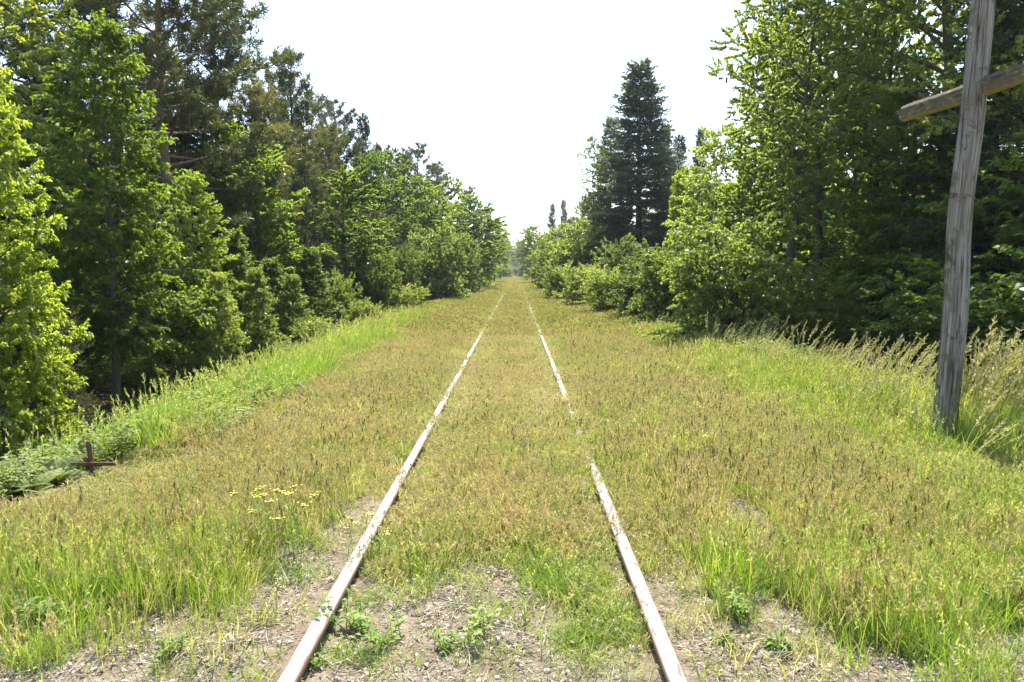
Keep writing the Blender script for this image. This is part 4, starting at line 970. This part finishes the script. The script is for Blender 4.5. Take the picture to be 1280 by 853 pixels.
# ------------------------------------------------------------------ weeds, flowers and stones one can pick out
def weed_parts(seed, n=16, L=0.085, W=0.024, rise=(0.3, 1.0)):
    g = np.random.default_rng(seed); lf = MB(); stm = MB()
    for i in range(n):
        az = i * 2.4 + g.normal(0, .2); l = L * g.uniform(.6, 1.2); el = g.uniform(*rise)
        p = limb(np.array([0, 0, 0.0]), az, el, l * .7, .4, 4, g, .05); tube(stm, p, [.002, .002, .0015, .001], 4)
        d = norm(p[-1] - p[-2]); sdv = norm(np.cross(d, UP))
        b = p[-2]
        for k_, (f, wd) in enumerate(((0, .5), (0.35, 1), (0.7, .6))): pass
        f = np.array([0, .3, .65, 1.0]); wv = np.array([.25, 1, .7, .0]) * W
        c0 = b[None] + d[None] * (f * l * .75)[:, None] - UP * (f ** 2 * l * .25)[:, None]
        v = np.concatenate([c0 - sdv * wv[:, None] * .5 + UP * wv[:, None] * .12, c0, c0 + sdv * wv[:, None] * .5 + UP * wv[:, None] * .12])
        q = [[j, j + 1, j + 5, j + 4] for j in range(3)] + [[j + 4, j + 5, j + 9, j + 8] for j in range(3)]
        lf.add(v, q)
    return stm, lf
WD = [weed_parts(400 + i, 26 + i * 4) for i in range(4)]
def upright_parts(seed, n=8, h=.16, lf_=.045, m=10):
    g = np.random.default_rng(seed); stm, lf = MB(), MB()
    for i in range(n):
        p = limb(np.array([*g.normal(0, .035, 2), 0.0]), g.uniform(0, 6.28), g.uniform(.8, 1.5), h * g.uniform(.5, 1.1), .4, 6, g, .1)
        tube(stm, p, np.linspace(.0025, .001, 6), 4)
        s_ = np.linspace(.2, 1, m); b, d = sample(p, s_)
        dd = rot_z(np.tile([1.0, 0, .35], (m, 1)), g.uniform(0, 6.28) + np.arange(m) * 2.4) + g.normal(0, .15, (m, 3))
        z = lf_ * g.uniform(.6, 1.2, m); leaves(lf, b, dd, UP + g.normal(0, .25, (m, 3)), z, z * .5, .18, tipdrop=.2)
    return stm, lf
WD = [WD[0], upright_parts(411), upright_parts(412, 12, .09, .028, 8), upright_parts(413, 10, .2, .06, 12), WD[3]]
WM = [(a.mesh('weed_stems', M['weed']), b.mesh('weed_leaves', M['weed'], True)) for a, b in WD]
for px, py, s, k, lab in [
    (430, 780, 1.15, 1, 'bright green weed hugging the inner side of the left rail, larger of two there'),
    (452, 786, .7, 3, 'bright green broad leaved weed just right of the larger weed by the left rail'),
    (486, 803, 1.1, 1, 'small green weed on bare soil, right of the pair of weeds by the left rail'),
    (556, 806, 1.2, 2, 'low leafy weed on the bare soil between the rails, left of the middle'),
    (592, 798, 1.1, 1, 'low leafy weed on the bare soil between the rails, near the white stones'),
    (396, 830, .9, 2, 'small weed growing against the left rail close to the bottom edge'),
    (905, 800, .8, 0, 'small green rosette on bare soil right of the right rail'),
    (972, 806, 1.0, 4, 'larger green rosette at the edge of the road right of the right rail'),
    (925, 775, .75, 3, 'tall bright green weed clump behind the rosettes right of the right rail'),
    (62, 782, .95, 3, 'big leafy weed at the front of the tall grass at the lower left'),
    (100, 770, 1.1, 4, 'big leafy weed right of the other one at the lower left grass'),
    (215, 812, 1.4, 2, 'low clover like weed at the lower left edge of the road'),
    (940, 592, 1.5, 1, 'pale bright weed in the right grass, level with the tall cross foot'),
]:
    x, y = on_ground(px, py, -0.06)
    t = thing('weed', lab, 'weed', (x, y, float(terrain(x, y)) + .005), random.uniform(0, 6), (s * .85, s * .85, s * .8), 'green weeds near the road')
    link('stems', WM[k][0], t); link('leaves', WM[k][1], t)
def flower_parts(seed, n=9, h=0.42):
    g = np.random.default_rng(seed); stm, lf, tips = MB(), MB(), []
    for i in range(n):
        p = limb(np.array([*g.normal(0, .05, 2), 0.0]), g.uniform(0, 6.28), g.uniform(1.2, 1.55), h * g.uniform(.65, 1.1), .25, 6, g, .06)
        tube(stm, p, np.linspace(.003, .0015, 6), 4)
        s = np.linspace(.15, .8, 9); bp_, bd_ = sample(p, s)
        d = rot_z(np.tile([1.0, 0, .5], (9, 1)), np.arange(9) * 2.4)
        leaves(lf, bp_, d, UP + g.normal(0, .2, (9, 3)), np.full(9, .045), np.full(9, .012), .1)
        tips.append(p[-1])
    return stm.mesh('flower_stems', M['weed']), lf.mesh('flower_leaves', M['weed']), tips
def head_mesh(seed):
    g = np.random.default_rng(seed); mb = MB()
    for k in range(7):                                         # a loose umbel: thin stalks, each ending in a small open flower
        c_ = np.array([*g.normal(0, .018, 2), g.uniform(.008, .022)]); a = g.uniform(0, 6.28)
        tube(mb, np.stack([np.zeros(3), c_ * .6, c_]), [.0012, .001, .001], 3, 1)
        dd = rot_z(np.tile([1.0, 0, .35], (5, 1)), a + np.arange(5) * 1.2566)
        leaves(mb, np.tile(c_, (5, 1)), dd, np.tile(UP, (5, 1)), np.full(5, .0075), np.full(5, .007), .1)
    return mb.mesh('flower_head', [M['petal'], M['weed']])
FL = [flower_parts(420 + i, 4 + 2 * i) for i in range(2)]
HD = [head_mesh(430 + i) for i in range(3)]
for px, py, s, k, lab in [
    (322, 708, .95, 0, 'yellow flowering plant in the left grass, leftmost of the group'),
    (346, 703, 1.05, 1, 'tall yellow flowering plant in the left grass, fullest of the group'),
    (375, 690, .9, 0, 'yellow flowering plant in the left grass, rightmost of the group'),
    (442, 700, .65, 0, 'small yellow flowering plant just outside the left rail'),
    (478, 704, .7, 1, 'small yellow flowering plant just inside the left rail'),
]:
    x, y = on_ground(px, py, -0.06)
    t = thing('yellow_wildflower', lab, 'flower', (x, y, float(terrain(x, y))), random.uniform(0, 6), (s, s, s), 'yellow wildflowers beside the left rail')
    link('stems', FL[k][0], t); link('leaves', FL[k][1], t)
    for n_, tip in enumerate(FL[k][2]):
        h_ = link('flower_head', HD[n_ % 3], t); h_.location = tip; h_.rotation_euler = (0, 0, n_)
for i, (px, py, r, lab) in enumerate([
    (602, 806, .022, 'largest white stone on the bare soil between the rails'),
    (650, 770, .019, 'white stone between the rails, farther up than the largest one'),
    (684, 839, .017, 'white stone between the rails, right one near the bottom edge'),
    (617, 769, .012, 'small white stone left of the farther white stone between the rails'),
    (622, 848, .014, 'pale stone between the rails at the very bottom edge'),
    (455, 773, .018, 'white stone among the green weeds by the left rail'),
    (790, 812, .020, 'pale stone close to the inner side of the right rail'),
    (880, 835, .013, 'small pale stone on the dirt right of the right rail'),
    (385, 722, .022, 'white chip of stone on the bare strip outside the left rail'),
    (930, 660, .022, 'white stone at the grass edge right of the right rail'),
]):
    x, y = on_ground(px, py, -0.07); mb = MB()
    pebble(mb, np.array([0, 0, r * .25]), r, np.random.default_rng(500 + i))
    o = link('stone', mb.mesh('stone', M['stone'], True)); o.location = (x, y, float(terrain(x, y)))
    tag(o, lab, 'stone', 'white stones near the rails')

# ------------------------------------------------------------------ summer haze
hb = MB(); X0, Y0, Z0, X1, Y1, Z1 = -2600, -2600, -8, 2600, 3600, 30
hb.add([[x, y, z] for z in (Z0, Z1) for y in (Y0, Y1) for x in (X0, X1)], [[0, 2, 3, 1], [4, 5, 7, 6], [0, 1, 5, 4], [2, 6, 7, 3], [0, 4, 6, 2], [1, 3, 7, 5]])
m, nt = new_mat('haze'); pv = nt.nodes.new('ShaderNodeVolumePrincipled'); pv.inputs['Color'].default_value = (0.86, 0.92, 1.0, 1)
pv.inputs['Density'].default_value = HAZE; pv.inputs['Anisotropy'].default_value = 0.3
out = N(nt, 'ShaderNodeOutputMaterial'); nt.links.new(pv.outputs[0], out.inputs['Volume'])
hz = link('haze', hb.mesh('haze', m)); hz['kind'] = 'stuff'

# ------------------------------------------------------------------ light
SUN_EL, SUN_AZ = R(58), R(3)                                  # azimuth to the right of the track
w = bpy.data.worlds.new('World'); SC.world = w; w.use_nodes = True
nt = w.node_tree; bg = nt.nodes['Background']
sky = nt.nodes.new('ShaderNodeTexSky'); sky.sky_type = 'NISHITA'; sky.sun_disc = False
sky.sun_elevation = SUN_EL; sky.sun_rotation = SUN_AZ; sky.air_density = 1.0; sky.dust_density = 1.5; sky.ozone_density = 1.0
nt.links.new(sky.outputs[0], bg.inputs[0]); bg.inputs[1].default_value = 0.15
sl = bpy.data.lights.new('sun', 'SUN'); sl.energy = 4.0; sl.angle = R(0.53); sl.color = (1.0, 0.95, 0.87)
so = bpy.data.objects.new('sun', sl); COL.objects.link(so)
sd = Vector((math.sin(SUN_AZ) * math.cos(SUN_EL), math.cos(SUN_AZ) * math.cos(SUN_EL), math.sin(SUN_EL)))
so.rotation_euler = sd.to_track_quat('Z', 'Y').to_euler(); so.location = (0, 0, 60)
vs = SC.view_settings; vs.view_transform = 'Standard'; vs.look = 'None'; vs.gamma = 1.0; vs.exposure = 1.5; vs.use_curve_mapping = False
SC.cycles.max_bounces = 8; SC.cycles.transmission_bounces = 6; SC.cycles.diffuse_bounces = 4
SC.cycles.use_denoising = True
